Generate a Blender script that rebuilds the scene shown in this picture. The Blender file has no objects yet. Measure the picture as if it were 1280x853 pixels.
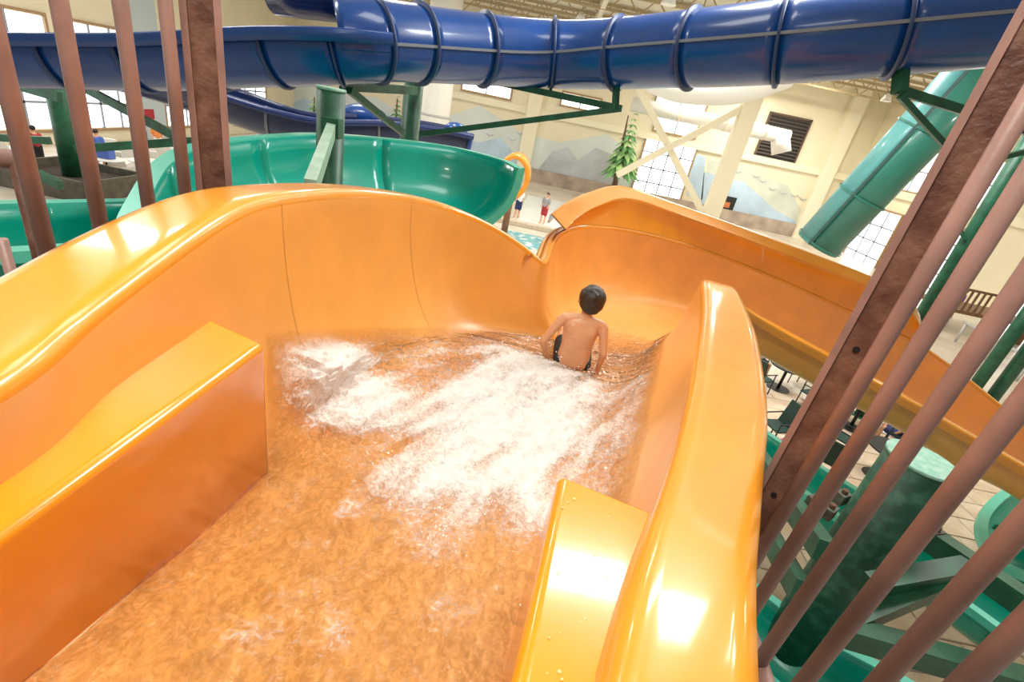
import bpy, bmesh, math, random
import numpy as np
from mathutils import Vector, Matrix, noise
random.seed(7); np.random.seed(7)
sc = bpy.context.scene
col = sc.collection

# ------------------------------------------------------------------ camera
H = 5.5                                   # eye height above the hall floor
FPX = 600.0; PITCH = math.radians(25.6); ROLL = math.radians(12.0)
_r0 = Vector((1, 0, 0)); _fw = Vector((0, math.cos(PITCH), -math.sin(PITCH))); _u0 = Vector((0, math.sin(PITCH), math.cos(PITCH)))
_cr = _r0*math.cos(ROLL) + _u0*math.sin(ROLL)
_cu = -_r0*math.sin(ROLL) + _u0*math.cos(ROLL)
EYE = Vector((0, 0, H))
cam_d = bpy.data.cameras.new('camera'); cam = bpy.data.objects.new('camera', cam_d); col.objects.link(cam)
cam_d.sensor_width = 36.0; cam_d.sensor_fit = 'HORIZONTAL'; cam_d.lens = 36.0*FPX/1280.0
cam_d.clip_start = 0.02; cam_d.clip_end = 300
m3 = Matrix((_cr, _cu, -_fw)).transposed()
cam.matrix_world = Matrix.Translation(EYE) @ m3.to_4x4()
sc.camera = cam

# ------------------------------------------------------------------ world, exposure
wd = bpy.data.worlds.new('overcast_sky'); sc.world = wd; wd.use_nodes = True
bg = wd.node_tree.nodes['Background']; bg.inputs[0].default_value = (0.95, 0.98, 1.0, 1); bg.inputs[1].default_value = 0.30
sc.view_settings.view_transform = 'Standard'; sc.view_settings.look = 'None'
sc.view_settings.exposure = 0.10; sc.view_settings.gamma = 1.0; sc.view_settings.use_curve_mapping = False
try: sc.cycles.use_denoising = True
except Exception: pass
sc.cycles.max_bounces = 6; sc.cycles.transparent_max_bounces = 10; sc.cycles.caustics_reflective = False; sc.cycles.caustics_refractive = False
sc.cycles.sample_clamp_indirect = 4.0

# added skylights, one read off the block's reflection (centre x, y, width, depth)
SKY_FILL = [(-0.9, 7.4, 3.4, 1.5), (2.9, 11.4, 3.2, 1.6), (-10, 10, 3.4, 1.6), (-0.6, 20, 3.4, 1.6), (10, 20, 3.4, 1.6), (-11, 20, 3.4, 1.6), (-0.9, 0.5, 3.4, 1.5), (6.4, 9.5, 4.6, 2.2)]
for (x_, y_, w_, d_) in SKY_FILL:
    ld = bpy.data.lights.new('skylight_fill', 'AREA'); ld.shape = 'RECTANGLE'; ld.size = w_; ld.size_y = d_; ld.energy = 110 if y_ < 9 else (850 if y_ < 9.9 else 420); ld.color = (1.0, 0.99, 0.96)
    lo = bpy.data.objects.new('skylight_fill', ld); col.objects.link(lo); lo.location = (x_, y_, 11.68)

def ray(x, y): return _fw + _cr*((x-640)/FPX) - _cu*((y-426.5)/FPX)
def PZ(x, y, z):                          # point where the pixel's ray meets height z (relative to the eye)
    d = ray(x, y); return EYE + d*(z/d.z)
def PG(x, y): return PZ(x, y, -H)         # ... the hall floor
def PY(x, y, Y): d = ray(x, y); return EYE + d*(Y/d.y)
def PX(x, y, X): d = ray(x, y); return EYE + d*(X/d.x)
def PD(x, y, D): return EYE + ray(x, y)*D # ... a depth in metres

# ------------------------------------------------------------------ materials
MATS = {}
def mat(name, colr, rough=0.5, metal=0.0, coat=0.0, var=0.0, scale=6.0, bump=0.0, bscale=40.0, col2=None, spec=0.5, thr=None):
    if name in MATS: return MATS[name]
    m = bpy.data.materials.new(name); m.use_nodes = True; nt = m.node_tree; b = nt.nodes['Principled BSDF']
    b.inputs['Roughness'].default_value = rough; b.inputs['Metallic'].default_value = metal
    b.inputs['Coat Weight'].default_value = coat; b.inputs['Coat Roughness'].default_value = 0.08
    b.inputs['Specular IOR Level'].default_value = spec
    b.inputs['Base Color'].default_value = (*colr, 1)
    tc = nt.nodes.new('ShaderNodeTexCoord')
    if var or col2:
        n = nt.nodes.new('ShaderNodeTexNoise'); n.inputs['Scale'].default_value = scale; n.inputs['Detail'].default_value = 6
        nt.links.new(tc.outputs['Object'], n.inputs['Vector'])
        r = nt.nodes.new('ShaderNodeValToRGB')
        a, c = (thr or (0.35, 0.68))
        r.color_ramp.elements[0].position = a; r.color_ramp.elements[1].position = c
        if col2: c2 = col2
        else: c2 = tuple(min(1, v*(1+var)) for v in colr)
        c1 = colr if col2 else tuple(v*(1-var) for v in colr)
        r.color_ramp.elements[0].color = (*c1, 1); r.color_ramp.elements[1].color = (*c2, 1)
        nt.links.new(n.outputs['Fac'], r.inputs['Fac']); nt.links.new(r.outputs['Color'], b.inputs['Base Color'])
    if bump:
        n2 = nt.nodes.new('ShaderNodeTexNoise'); n2.inputs['Scale'].default_value = bscale; n2.inputs['Detail'].default_value = 4
        nt.links.new(tc.outputs['Object'], n2.inputs['Vector'])
        bp = nt.nodes.new('ShaderNodeBump'); bp.inputs['Strength'].default_value = bump; bp.inputs['Distance'].default_value = 0.01
        nt.links.new(n2.outputs['Fac'], bp.inputs['Height']); nt.links.new(bp.outputs['Normal'], b.inputs['Normal'])
    MATS[name] = m; return m
def emis(name, colr, s):
    if name in MATS: return MATS[name]
    m = bpy.data.materials.new(name); m.use_nodes = True; nt = m.node_tree
    e = nt.nodes.new('ShaderNodeEmission'); e.inputs[0].default_value = (*colr, 1); e.inputs[1].default_value = s
    nt.links.new(e.outputs[0], nt.nodes['Material Output'].inputs[0]); MATS[name] = m; return m

ORANGE = mat('orange_gelcoat', (0.85, 0.315, 0.018), 0.28, coat=0.6, var=0.07, scale=2.2, bump=0.04, bscale=25)
ORANGE_IN = mat('orange_wet_sheen_gelcoat', (0.90, 0.41, 0.085), 0.36, coat=0.7, var=0.07, scale=2.6, bump=0.10, bscale=9)  # wet inner face; pale sheen and haze put into the base colour
ORANGE_BLK = mat('orange_yellow_gelcoat', (0.85, 0.29, 0.004), 0.22, coat=0.8, var=0.05, scale=3.0, bump=0.03, bscale=30)
BLUE = mat('blue_gelcoat', (0.001, 0.062, 0.29), 0.30, coat=0.5, var=0.12, scale=1.5)
BLUE_DK = mat('navy_gelcoat', (0.004, 0.02, 0.10), 0.35, coat=0.4, var=0.12, scale=1.5)
BLUE_RIM = mat('blue_grey_flange', (0.03, 0.06, 0.17), 0.45)
SEAM = mat('grey_seam', (0.22, 0.24, 0.28), 0.5)
TEAL = mat('teal_gelcoat', (0.0, 0.36, 0.26), 0.28, coat=0.5, var=0.1, scale=1.2)
TEAL_LIP = mat('pale_teal_gelcoat', (0.10, 0.60, 0.45), 0.35, coat=0.3)
TEAL_OUT = mat('dull_teal_gelcoat', (0.06, 0.26, 0.18), 0.45, var=0.12)
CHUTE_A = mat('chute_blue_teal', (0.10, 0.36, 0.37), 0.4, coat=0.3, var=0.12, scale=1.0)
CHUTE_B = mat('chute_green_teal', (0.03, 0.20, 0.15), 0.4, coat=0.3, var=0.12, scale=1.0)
GREEN = mat('green_steel_paint', (0.013, 0.10, 0.048), 0.42, var=0.3, scale=4, bump=0.1)
GREEN_WORN = mat('scuffed_green_paint', (0.010, 0.065, 0.033), 0.5, col2=(0.05, 0.17, 0.10), scale=7, bump=0.3, bscale=20, thr=(0.45, 0.75))
GREEN_LT = mat('pale_green_cap', (0.22, 0.50, 0.38), 0.6, col2=(0.40, 0.62, 0.5), scale=14)
BAR = mat('dusty_brown_bar', (0.33, 0.185, 0.16), 0.45, var=0.16, scale=6, bump=0.08, bscale=60)
POST = mat('rusty_brown_post', (0.10, 0.035, 0.024), 0.5, col2=(0.30, 0.15, 0.10), scale=9, bump=0.5, bscale=45, thr=(0.38, 0.8))
HOLE = mat('dark_hole', (0.004, 0.003, 0.003), 0.9)
CREAM = mat('cream_wall_paint', (0.80, 0.73, 0.55), 0.7, var=0.04, scale=0.4)
CREAM_LT = mat('cream_pilaster', (0.84, 0.78, 0.60), 0.7)
WHITE = mat('white_paint', (0.85, 0.84, 0.80), 0.5)
CEIL = mat('ceiling_paint', (0.72, 0.67, 0.55), 0.8, var=0.05, scale=0.3)
TRUSS = mat('tan_steel', (0.42, 0.33, 0.19), 0.6)
FRAME = mat('brown_window_frame', (0.38, 0.24, 0.13), 0.6)
MULL = mat('grey_mullion', (0.30, 0.34, 0.40), 0.5)
GLOW = emis('daylight_pane', (0.95, 0.98, 1.0), 3.2)
LAMP = emis('lamp_glow', (0.85, 1.0, 0.62), 14.0)
MUR_B = mat('mural_blue', (0.48, 0.63, 0.78), 0.8, var=0.12, scale=0.5)
MUR_G = mat('mural_pale_green', (0.62, 0.66, 0.58), 0.8, var=0.1, scale=0.5)
MUR_S = mat('mural_sky', (0.66, 0.72, 0.72), 0.8, var=0.05, scale=0.4)
MUR_D = mat('mural_grey', (0.48, 0.51, 0.55), 0.8, var=0.15, scale=0.6)
BLACK = mat('black_metal', (0.012, 0.014, 0.014), 0.5)
DKGREEN = mat('dark_green_sling', (0.012, 0.045, 0.035), 0.7)
WOOD = mat('brown_wood', (0.20, 0.10, 0.05), 0.6, var=0.25, scale=5)
PLANTER = mat('planter_wood', (0.10, 0.085, 0.06), 0.7, var=0.3, scale=3)
SKIN = mat('skin', (0.70, 0.37, 0.21), 0.42, var=0.06, scale=8)
SKIN.node_tree.nodes['Principled BSDF'].inputs['Subsurface Weight'].default_value = 0.12
SKIN.node_tree.nodes['Principled BSDF'].inputs['Subsurface Radius'].default_value = (0.02, 0.008, 0.004)
HAIR = mat('dark_brown_hair', (0.030, 0.016, 0.010), 0.42, var=0.4, scale=25, bump=0.5, bscale=90)
TRUNK = mat('black_swimwear', (0.012, 0.013, 0.018), 0.6)
LEAF = mat('pine_green', (0.14, 0.36, 0.12), 0.6, var=0.35, scale=3)
LEAF_LT = mat('pale_pine_green', (0.36, 0.60, 0.24), 0.6, var=0.35, scale=3)
BARK = mat('bark', (0.16, 0.09, 0.06), 0.8, var=0.3)
PAVER = mat('tan_stone', (0.56, 0.40, 0.26), 0.45, col2=(0.72, 0.60, 0.46), scale=1.6, bump=0.2, bscale=12)
FLOORM = mat('pale_concrete', (0.55, 0.47, 0.37), 0.3, col2=(0.72, 0.66, 0.57), scale=0.5)

# ------------------------------------------------------------------ mesh helpers
def link(name, me, m=None, parent=None, smooth=False):
    o = bpy.data.objects.new(name, me); col.objects.link(o)
    if m: me.materials.append(m)
    if smooth: me.polygons.foreach_set('use_smooth', [True]*len(me.polygons))
    if parent:
        o.parent = parent; o.matrix_parent_inverse = parent.matrix_world.inverted() if parent.type != 'EMPTY' else Matrix.Translation(-parent.location)
    return o
def mesh(name, vs, fs, m, parent=None, smooth=False):
    me = bpy.data.meshes.new(name); me.from_pydata([tuple(v) for v in vs], [], fs); me.update()
    return link(name, me, m, parent, smooth)
def frombm(name, bm, m, parent=None, smooth=False):
    me = bpy.data.meshes.new(name); bm.normal_update(); bm.to_mesh(me); bm.free()
    return link(name, me, m, parent, smooth)
def empty(name, loc=(0, 0, 0)):
    o = bpy.data.objects.new(name, None); col.objects.link(o); o.location = loc; o.empty_display_size = 0.1; return o
def tag(o, label=None, cat=None, group=None, kind=None):
    if label: o['label'] = label
    if cat: o['category'] = cat
    if group: o['group'] = group
    if kind: o['kind'] = kind
    return o
def thing(name, loc, label, cat, group=None): return tag(empty(name, loc), label, cat, group)
def basis(d, up=Vector((0, 0, 1))):
    d = d.normalized()
    s = d.cross(up)
    if s.length < 1e-4: s = Vector((1, 0, 0))
    s.normalize(); return d, s, s.cross(d).normalized()
def bbox(bm, c, s, M=None):
    r = bmesh.ops.create_cube(bm, size=1.0, matrix=(M or Matrix.Identity(4)) @ Matrix.Translation(c) @ Matrix.Diagonal((*s, 1)))
    return r['verts']
def box(name, c, s, m, parent=None, bev=0.0, rz=0.0):
    bm = bmesh.new(); bbox(bm, Vector((0, 0, 0)), s)
    if bev: bmesh.ops.bevel(bm, geom=bm.edges[:], offset=bev, segments=2, affect='EDGES', profile=0.6)
    bm.transform(Matrix.Translation(c) @ Matrix.Rotation(rz, 4, 'Z'))
    return frombm(name, bm, m, parent)
def beam_bm(bm, a, b, w, h, up=Vector((0, 0, 1))):
    d, s, u = basis(b-a, up); L = (b-a).length
    M = Matrix((s, d, u)).transposed().to_4x4(); M.translation = (a+b)/2
    bmesh.ops.create_cube(bm, size=1.0, matrix=M @ Matrix.Diagonal((w, L, h, 1)))
def beam(name, a, b, w, h, m, parent=None, bev=0.0):
    bm = bmesh.new(); beam_bm(bm, a, b, w, h)
    if bev: bmesh.ops.bevel(bm, geom=bm.edges[:], offset=bev, segments=2, affect='EDGES')
    return frombm(name, bm, m, parent)
def cyl_bm(bm, a, b, r, r2=None, n=20, caps=True):
    d, s, u = basis(b-a); L = (b-a).length
    M = Matrix((s, u, -d)).transposed().to_4x4(); M = Matrix((s, -u, d)).transposed().to_4x4() if M.determinant() < 0 else M
    M.translation = (a+b)/2
    ra, rb = (r, r2 if r2 is not None else r)
    flip = (M.to_3x3() @ Vector((0, 0, 1))).dot(d) < 0
    bmesh.ops.create_cone(bm, cap_ends=caps, segments=n, radius1=rb if flip else ra, radius2=ra if flip else rb, depth=L, matrix=M)
def cyl(name, a, b, r, m, parent=None, r2=None, n=20, smooth=True):
    bm = bmesh.new(); cyl_bm(bm, Vector(a), Vector(b), r, r2, n)
    o = frombm(name, bm, m, parent)
    if smooth:
        for p in o.data.polygons: p.use_smooth = len(p.vertices) == 4
    return o
def crom(P, t):                            # Catmull-Rom through the list P at real index t
    n = len(P); i = int(math.floor(t)); i = max(0, min(n-2, i)); f = t-i
    p1, p2 = P[i], P[i+1]; p0 = P[i-1] if i > 0 else p1*2-p2; p3 = P[i+2] if i+2 < n else p2*2-p1
    return (p1*2 + (p2-p0)*f + (p0*2-p1*5+p2*4-p3)*f*f + (p1*3-p0-p2*3+p3)*f**3)*0.5
def resample(P, n): return [crom(P, (len(P)-1)*i/(n-1)) for i in range(n)]
def grid_faces(nu, nv, closed=False):
    fs = []
    for i in range(nu-1):
        for j in range(nv if closed else nv-1):
            a = i*nv+j; b = i*nv+(j+1) % nv
            fs.append((a, b, b+nv, a+nv))
    return fs
def ringpath(path):
    out = []
    for i, p in enumerate(path):
        d = (path[min(i+1, len(path)-1)]-path[max(i-1, 0)]).normalized()
        s = d.cross(Vector((0, 0, 1))).normalized(); out.append((p, d, s, s.cross(d)))
    return out
def pipe(name, path, r, m, parent=None, n=14, a0=None, a1=None, smooth=True, solid=0.0):
    vs = []; closed = a0 is None
    for p, d, s, u in ringpath(path):
        for k in range(n):
            a = 2*math.pi*k/n if closed else a0+(a1-a0)*k/(n-1)
            vs.append(p+s*(r*math.cos(a))+u*(r*math.sin(a)))
    fs = grid_faces(len(path), n, closed)
    if closed: fs += [tuple(range(n))[::-1], tuple(range((len(path)-1)*n, len(path)*n))]
    o = mesh(name, vs, fs, m, parent, smooth)
    if solid:
        md = o.modifiers.new('thickness', 'SOLIDIFY'); md.thickness = solid; md.offset = 0
    return o

# ================================================================== THE HALL
YB, XL, XR, ZC = 44.0, -22.5, 25.0, 11.7
fl = tag(box('floor', (1.25, 18, -0.15), (47.5, 52.0, 0.30), FLOORM), 'tan and pale stone floor of the water park hall', kind='structure')
# stone pavers that can be told apart below the railing
bm = bmesh.new(); bbox(bm, Vector((0, 0, 0)), (0.86, 0.57, 0.024)); bmesh.ops.bevel(bm, geom=bm.edges[:], offset=0.012, segments=1, affect='EDGES')
pme = bpy.data.meshes.new('paver'); bm.to_mesh(pme); bm.free(); pme.materials.append(PAVER)
for i in range(15):
    for j in range(17):
        o = bpy.data.objects.new('paver', pme); col.objects.link(o); o.parent = fl
        o.location = (2.2+i*0.88+(0.44 if j % 2 else 0), 2.2+j*0.59, 0.012+random.uniform(-.003, .003))
        o.rotation_euler = (0, 0, math.pi*random.randint(0, 1))
tag(box('wall_back', (1.25, YB+0.2, ZC/2), (47.5, 0.4, ZC), CREAM), kind='structure')
tag(box('wall_left', (XL-0.2, 22, ZC/2), (0.4, 44, ZC), CREAM), kind='structure')
tag(box('wall_right', (XR+0.2, 22, ZC/2), (0.4, 44, ZC), CREAM), kind='structure')
# ceiling, left open at the added skylights
# (wells at SKY_FILL)
xs = sorted({-22.5, 25.0} | {s[0]-s[2]/2 for s in SKY_FILL} | {s[0]+s[2]/2 for s in SKY_FILL}); ys = sorted({-3.0, 44.0} | {s[1]-s[3]/2 for s in SKY_FILL} | {s[1]+s[3]/2 for s in SKY_FILL})
bm = bmesh.new()
for i in range(len(xs)-1):
    for j in range(len(ys)-1):
        cx, cy = (xs[i]+xs[i+1])/2, (ys[j]+ys[j+1])/2
        if any(abs(cx-s[0]) < s[2]/2 and abs(cy-s[1]) < s[3]/2 for s in SKY_FILL): continue
        bbox(bm, Vector((cx, cy, ZC+.1)), (xs[i+1]-xs[i], ys[j+1]-ys[j], 0.2))
tag(frombm('ceiling', bm, CEIL), kind='structure')
# pilasters and the trim at eye level
for k, px in enumerate([340, 665, 1062]):
    p = PY(px, 150, YB)
    tag(box('trim_%d' % (k+1), (p.x, YB-0.25, ZC/2), (1.1, 0.5, ZC), CREAM_LT), kind='structure')
tag(box('trim_4', (1.25, YB-0.12, H-0.05), (47, 0.24, 0.5), CREAM_LT), kind='structure')
tag(box('trim_5', (XR-0.12, 22, H-0.4), (0.24, 43, 0.5), CREAM_LT), kind='structure')
tag(box('baseboard_back', (1.25, YB-0.1, 0.55), (47, 0.3, 1.1), mat('rock_base', (0.42, 0.34, 0.28), 0.8, var=0.25, scale=1.0)), kind='structure')

nwin = [0]
def window(c, w, h, nx, ny, axis, frame=0.12):
    nwin[0] += 1
    def bxx(nm, du, dv, su, sv, t, off, m, par):
        if axis == 'y': return box(nm, (c.x+du, YB-off, c.z+dv), (su, t, sv), m, par)
        sgn = 1 if axis == 'xr' else -1
        X = (XR-off) if axis == 'xr' else (XL+off)
        return box(nm, (X, c.y+du, c.z+dv), (t, su, sv), m, par)
    wn = tag(empty('window_%d' % nwin[0], {'y': (c.x, YB, c.z), 'xr': (XR, c.y, c.z), 'xl': (XL, c.y, c.z)}[axis]), kind='structure')
    for i in range(nx):
        for j in range(ny):
            bxx('pane', (i+.5)*w/nx-w/2, (j+.5)*h/ny-h/2, w/nx-0.08, h/ny-0.08, 0.03, 0.03, GLOW, wn)
    for sx in (-1, 1): bxx('frame_side', sx*(w/2+frame/2), 0, frame, h+2*frame, 0.12, 0.06, FRAME, wn)
    for sx in (-1, 1): bxx('frame_rail', 0, sx*(h/2+frame/2), w, frame, 0.12, 0.06, FRAME, wn)
    for i in range(1, nx): bxx('mullion', i*w/nx-w/2, 0, 0.10, h, 0.08, 0.06, MULL, wn)
    for j in range(1, ny): bxx('mullion', 0, j*h/ny-h/2, w, 0.10, 0.08, 0.06, MULL, wn)
for (x, y, w, h) in [(609, 108, 4.0, 1.15), (726, 128, 3.1, 0.9), (852, 127, 4.0, 1.5), (846, 156, 3.4, 1.4)]:
    window(PY(x, y, YB), w, h, 2, 1, 'y')
p = PY(829, 213, YB); window(p, 4.2, 4.7, 4, 4, 'y')
# side wall by the diagonal chute: tall lower windows and smaller upper ones
for (x, y, w, h, nx, ny) in [(1087, 300, 4.2, 4.4, 3, 4), (1180, 335, 3.0, 4.6, 3, 5), (1148, 215, 3.0, 2.6, 2, 2), (1237, 232, 2.6, 2.6, 2, 2), (1290, 390, 2.6, 3.6, 2, 3)]:
    window(PX(x, y, XR), w, h, nx, ny, 'xr')
for (Yc, w) in [(14.5, 4.5), (20.0, 5.0), (25.2, 3.4), (31.5, 5.0), (37.5, 4.0), (9, 4.5)]:
    window(Vector((XL, Yc, 2.9)), w, 4.5, 3, 4, 'xl')

# ceiling trusses
def truss(Y, dx=0.0):
    t = thing('roof_truss', (1.25, Y, ZC-0.9), 'tan open-web steel roof truss under the ceiling', 'roof truss', 'roof trusses')
    beam('top_chord', Vector((XL, Y, ZC-.12)), Vector((XR, Y, ZC-.12)), .14, .14, TRUSS, t)
    beam('bottom_chord', Vector((XL, Y, ZC-.95)), Vector((XR, Y, ZC-.95)), .14, .14, TRUSS, t)
    n = 30; st = (XR-XL)/n
    for k in range(n):
        a = Vector((XL+k*st, Y, ZC-.95)); b = Vector((XL+(k+.5)*st, Y, ZC-.12)); c = Vector((XL+(k+1)*st, Y, ZC-.95))
        beam('web', a, b, .06, .06, TRUSS, t); beam('web', b, c, .06, .06, TRUSS, t)
for Y in (26, 29.5, 33, 36.5, 40): truss(Y)
for X in (-12, 1, 13):
    tag(beam('trim_%d' % (6+X % 50), Vector((X, 14, ZC-.6)), Vector((X, YB, ZC-.6)), .25, .8, CEIL), kind='structure')

# high-bay lamps: the lamp's own light sits under its reflector
def lamp(loc, power, lbl):
    t = thing('ceiling_lamp', loc, lbl, 'lamp', 'high-bay lamps')
    L = Vector(loc)
    cyl('reflector', L, L+Vector((0, 0, .45)), .32, WHITE, t, r2=.12)
    cyl('bulb', L+Vector((0, 0, .02)), L+Vector((0, 0, .12)), .24, LAMP, t)
    cyl('stem', L+Vector((0, 0, .45)), Vector((L.x, L.y, ZC)), .03, TRUSS, t, n=8)
    ld = bpy.data.lights.new('lamp_light', 'AREA'); ld.shape = 'DISK'; ld.size = 0.9; ld.energy = power; ld.color = (1, .95, .82)
    lo = bpy.data.objects.new('lamp_light', ld); col.objects.link(lo); lo.location = L-Vector((0, 0, .05))
for (X, Y) in [(-12, 30), (0, 31), (12, 30), (20, 36), (-6, 38), (8, 38), (17, 24), (-16, 20), (-5, 16), (6, 16), (16, 12), (-14, 8)]:
    lamp((X, Y, 10.2), 200, 'round high-bay lamp hanging from the roof trusses')
# unseen fill lamp added above the frame to brighten the near slide
LT = Vector((-.75, .15, H+2.9)); t = thing('slide_fill_lamp', LT, 'unseen fill lamp added over the head of the orange slide', 'lamp')
box('housing', LT+Vector((0, 0, .09)), (1.5, .7, .14), WHITE, t, bev=.03); box('diffuser', LT+Vector((0, 0, .012)), (1.4, .6, .02), LAMP, t)
for sx in (-.6, .6): cyl('stem', LT+Vector((sx, 0, .16)), Vector((LT.x+sx, LT.y, ZC)), .015, TRUSS, t, n=8)
ld = bpy.data.lights.new('slide_fill_light', 'AREA'); ld.shape = 'RECTANGLE'; ld.size = 1.4; ld.size_y = .6; ld.energy = 130; ld.color = (1, .97, .90)
lo = bpy.data.objects.new('slide_fill_light', ld); col.objects.link(lo); lo.location = LT-Vector((0, 0, .01))
lamp(tuple(PY(835, 6, 24)), 500, 'round high-bay lamp hanging above the blue tube')
lamp(tuple(PY(963, 106, 40)), 500, 'round lamp glowing near the white column and louvre vent')
lamp(tuple(PY(1048, 100, 38)), 500, 'round lamp glowing near the corner above the louvre vent')

# ================================================================== ORANGE SLIDE
V = lambda x, y, z: Vector((x, y, z+H))
def Q(px, py, z): return PZ(px, py, z)
LI = [V(-.95, -.5, -.66), V(-.95, .2, -.66), Q(0, 483, -.66), Q(100, 400, -.65), Q(200, 325, -.60), Q(290, 265, -.55), Q(345, 247, -.55), Q(430, 240, -.60), Q(500, 245, -.68),
      Q(560, 258, -.80), Q(620, 285, -.95), Q(660, 312, -1.10), Q(684, 331, -1.20), Q(692, 303, -1.16), Q(712, 285, -1.13), Q(760, 283, -1.18), Q(850, 302, -1.30),
      Q(965, 345, -1.55), Q(1090, 402, -1.87), Q(1155, 434, -2.1), Q(1225, 487, -2.45), Q(1280, 530, -2.75), V(9.2, 6.6, -3.2)]
RI = [V(.05, -.5, -.68), V(.15, .15, -.69), Q(800, 700, -.75), Q(828, 625, -.79), Q(849, 560, -.83), Q(866, 490, -.88), Q(872, 450, -.91), V(1.05, 2.6, -.94), V(1.17, 2.97, -.96),
      V(1.28, 3.33, -.98), V(1.37, 3.65, -.99), V(1.44, 3.92, -1.0), V(1.53, 4.2, -1.04), V(1.70, 4.6, -1.14), V(1.90, 4.98, -1.26), V(2.15, 5.38, -1.42), V(2.55, 5.78, -1.60),
      V(3.2, 6.02, -1.84), Q(1080, 465, -2.15), Q(1150, 505, -2.4), Q(1228, 550, -2.65), Q(1280, 580, -2.82), V(8.2, 5.1, -3.2)]
FZ = [-1.05, -1.15, -1.29, -1.38, -1.46, -1.56, -1.63, -1.71, -1.77, -1.83, -1.88, -1.92, -1.95, -2.02, -2.08, -2.14, -2.22, -2.40, -2.72, -2.95, -3.25, -3.40, -3.80]
LW = [.26, .26, .27, .27, .27, .25, .22, .20, .18, .17, .15, .13, .12, .12, .10, .08, .08, .08, .08, .12, .14, .14, .14]
RW = [.21, .21, .22, .23, .25, .29, .31, .32, .32, .31, .30, .29, .28, .25, .22, .20, .18, .17, .17, .17, .17, .17, .17]
EL = [.12, .12, .14, .16, .20, .26, .32, .42, .48, .52, .54, .54, .54, .52, .45, .48, .42, .36, .34, .34, .34, .34, .34]
ER = [.10, .10, .12, .15, .22, .32, .40, .46, .48, .48, .46, .44, .42, .40, .36, .34, .32, .32, .32, .32, .32, .32, .32]
def soften(P, sig=.34):
    T = [i*.1 for i in range((len(P)-1)*10+1)]; D = [crom(P, t) for t in T]; out = []
    for i in range(len(D)):
        k = min(10, i, len(D)-1-i); acc = Vector((0, 0, 0)); ws = 0
        for j in range(-k, k+1): w = math.exp(-.5*(j*.1/sig)**2); acc += D[i+j]*w; ws += w
        out.append(acc/ws)
    return out
LIs, RIs = soften(LI, .30), soften(RI, .5)
def lip_l(t): return crom(LIs, t*10)
def lip_r(t): return crom(RIs, t*10)
def lin(A, t):
    return crom(A, t)
def flat(v): return Vector((v.x, v.y, 0))
def station(t):
    li, ri = lip_l(t), lip_r(t); z = lin(FZ, t)+H
    inw = flat(ri-li).normalized()
    dl = flat(lip_l(t+.15)-lip_l(t-.15)) if .15 < t < 21.8 else flat(ri-li).cross(Vector((0, 0, -1)))
    dr = flat(lip_r(t+.15)-lip_r(t-.15)) if .15 < t < 21.8 else dl
    nl = dl.normalized().cross(Vector((0, 0, 1))); nl = -nl if nl.dot(inw) > 0 else nl      # outward to the left-hand lip
    nr = dr.normalized().cross(Vector((0, 0, 1))); nr = -nr if nr.dot(inw) < 0 else nr
    nl = (nl+(-inw)*.8).normalized(); nr = (nr+inw*.8).normalized()
    lf = flat(li)+inw*lin(EL, t)+Vector((0, 0, z)); rf = flat(ri)-inw*lin(ER, t)+Vector((0, 0, z))
    return li, ri, lf, rf, nl, nr, lin(LW, t), lin(RW, t), z
NW, NF = 14, 12
def prof(st, s):                            # inside surface: s 0..1 from the left-hand lip to the right-hand lip
    li, ri, lf, rf, nl, nr, lw, rw, z = st
    def wall(lip, foot, a):                 # a: 0 at the lip, 1 at the foot; leaning quarter ellipse
        k = a*math.pi/2
        p = flat(lip)*math.cos(k)**1.0 + flat(foot)*(1-math.cos(k)**1.0)
        w = 1-math.cos(k); zz = lip.z+(foot.z-lip.z)*math.sin(k)
        return Vector((flat(lip).x*(1-w)+foot.x*w, flat(lip).y*(1-w)+foot.y*w, zz))
    if s < .35: return wall(li, lf, s/.35)
    if s > .65: return wall(ri, rf, (1-s)/.35)
    f = (s-.35)/.30
    return lf*(1-f)+rf*f - Vector((0, 0, .03*math.sin(math.pi*f)))
def rim(lip, n, w, drop=.10, hand=1):
    zz = Vector((0, 0, 1)); r = .022
    pts = [lip+n*(w)-zz*drop, lip+n*(w)-zz*.03, lip+n*(w-.008)-zz*.008, lip+n*(w-.03)+zz*.001, lip+n*(w-.05)+zz*.001, lip+n*(.075)+zz*.003, lip+n*(.045)+zz*.003, lip+n*(.026)+zz*.001, lip+n*(.010)-zz*.007, lip+n*(.003)-zz*.022, lip+n*.001-zz*.035]
    return pts
def section_mesh(name, t0, t1, n, parent, m_in, gap=.003):
    vs = []; per = None; kinds = []
    for i in range(n):
        t = t0+(t1-t0)*i/(n-1)
        if i == 0: t += gap
        if i == n-1: t -= gap
        st = station(t); li, ri, lf, rf, nl, nr, lw, rw, z = st
        row = rim(li, nl, lw)
        a = len(row)
        for k in range(NW+1): row.append(prof(st, max(.022, .35*k/NW)))
        for k in range(1, NF): row.append(prof(st, .35+.30*k/NF))
        for k in range(NW+1): row.append(prof(st, min(.978, .65+.35*k/NW)))
        b = len(row)
        row += rim(ri, nr, rw)[::-1]
        per = len(row); vs += row
    fs = grid_faces(n, per)
    o = mesh(name, vs, fs, ORANGE, parent, True); o.data.materials.append(m_in)
    for p in o.data.polygons:
        j = p.vertices[0] % per
        p.material_index = 1 if a-1 <= j < b else 0
    md = o.modifiers.new('thickness', 'SOLIDIFY'); md.thickness = .012; md.offset = 1.0; md.use_rim = False
    return o
slide = thing('orange_water_slide', (0, 2, 0), 'large glossy orange open water slide with two baffle blocks, winding downhill', 'water slide')
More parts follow.
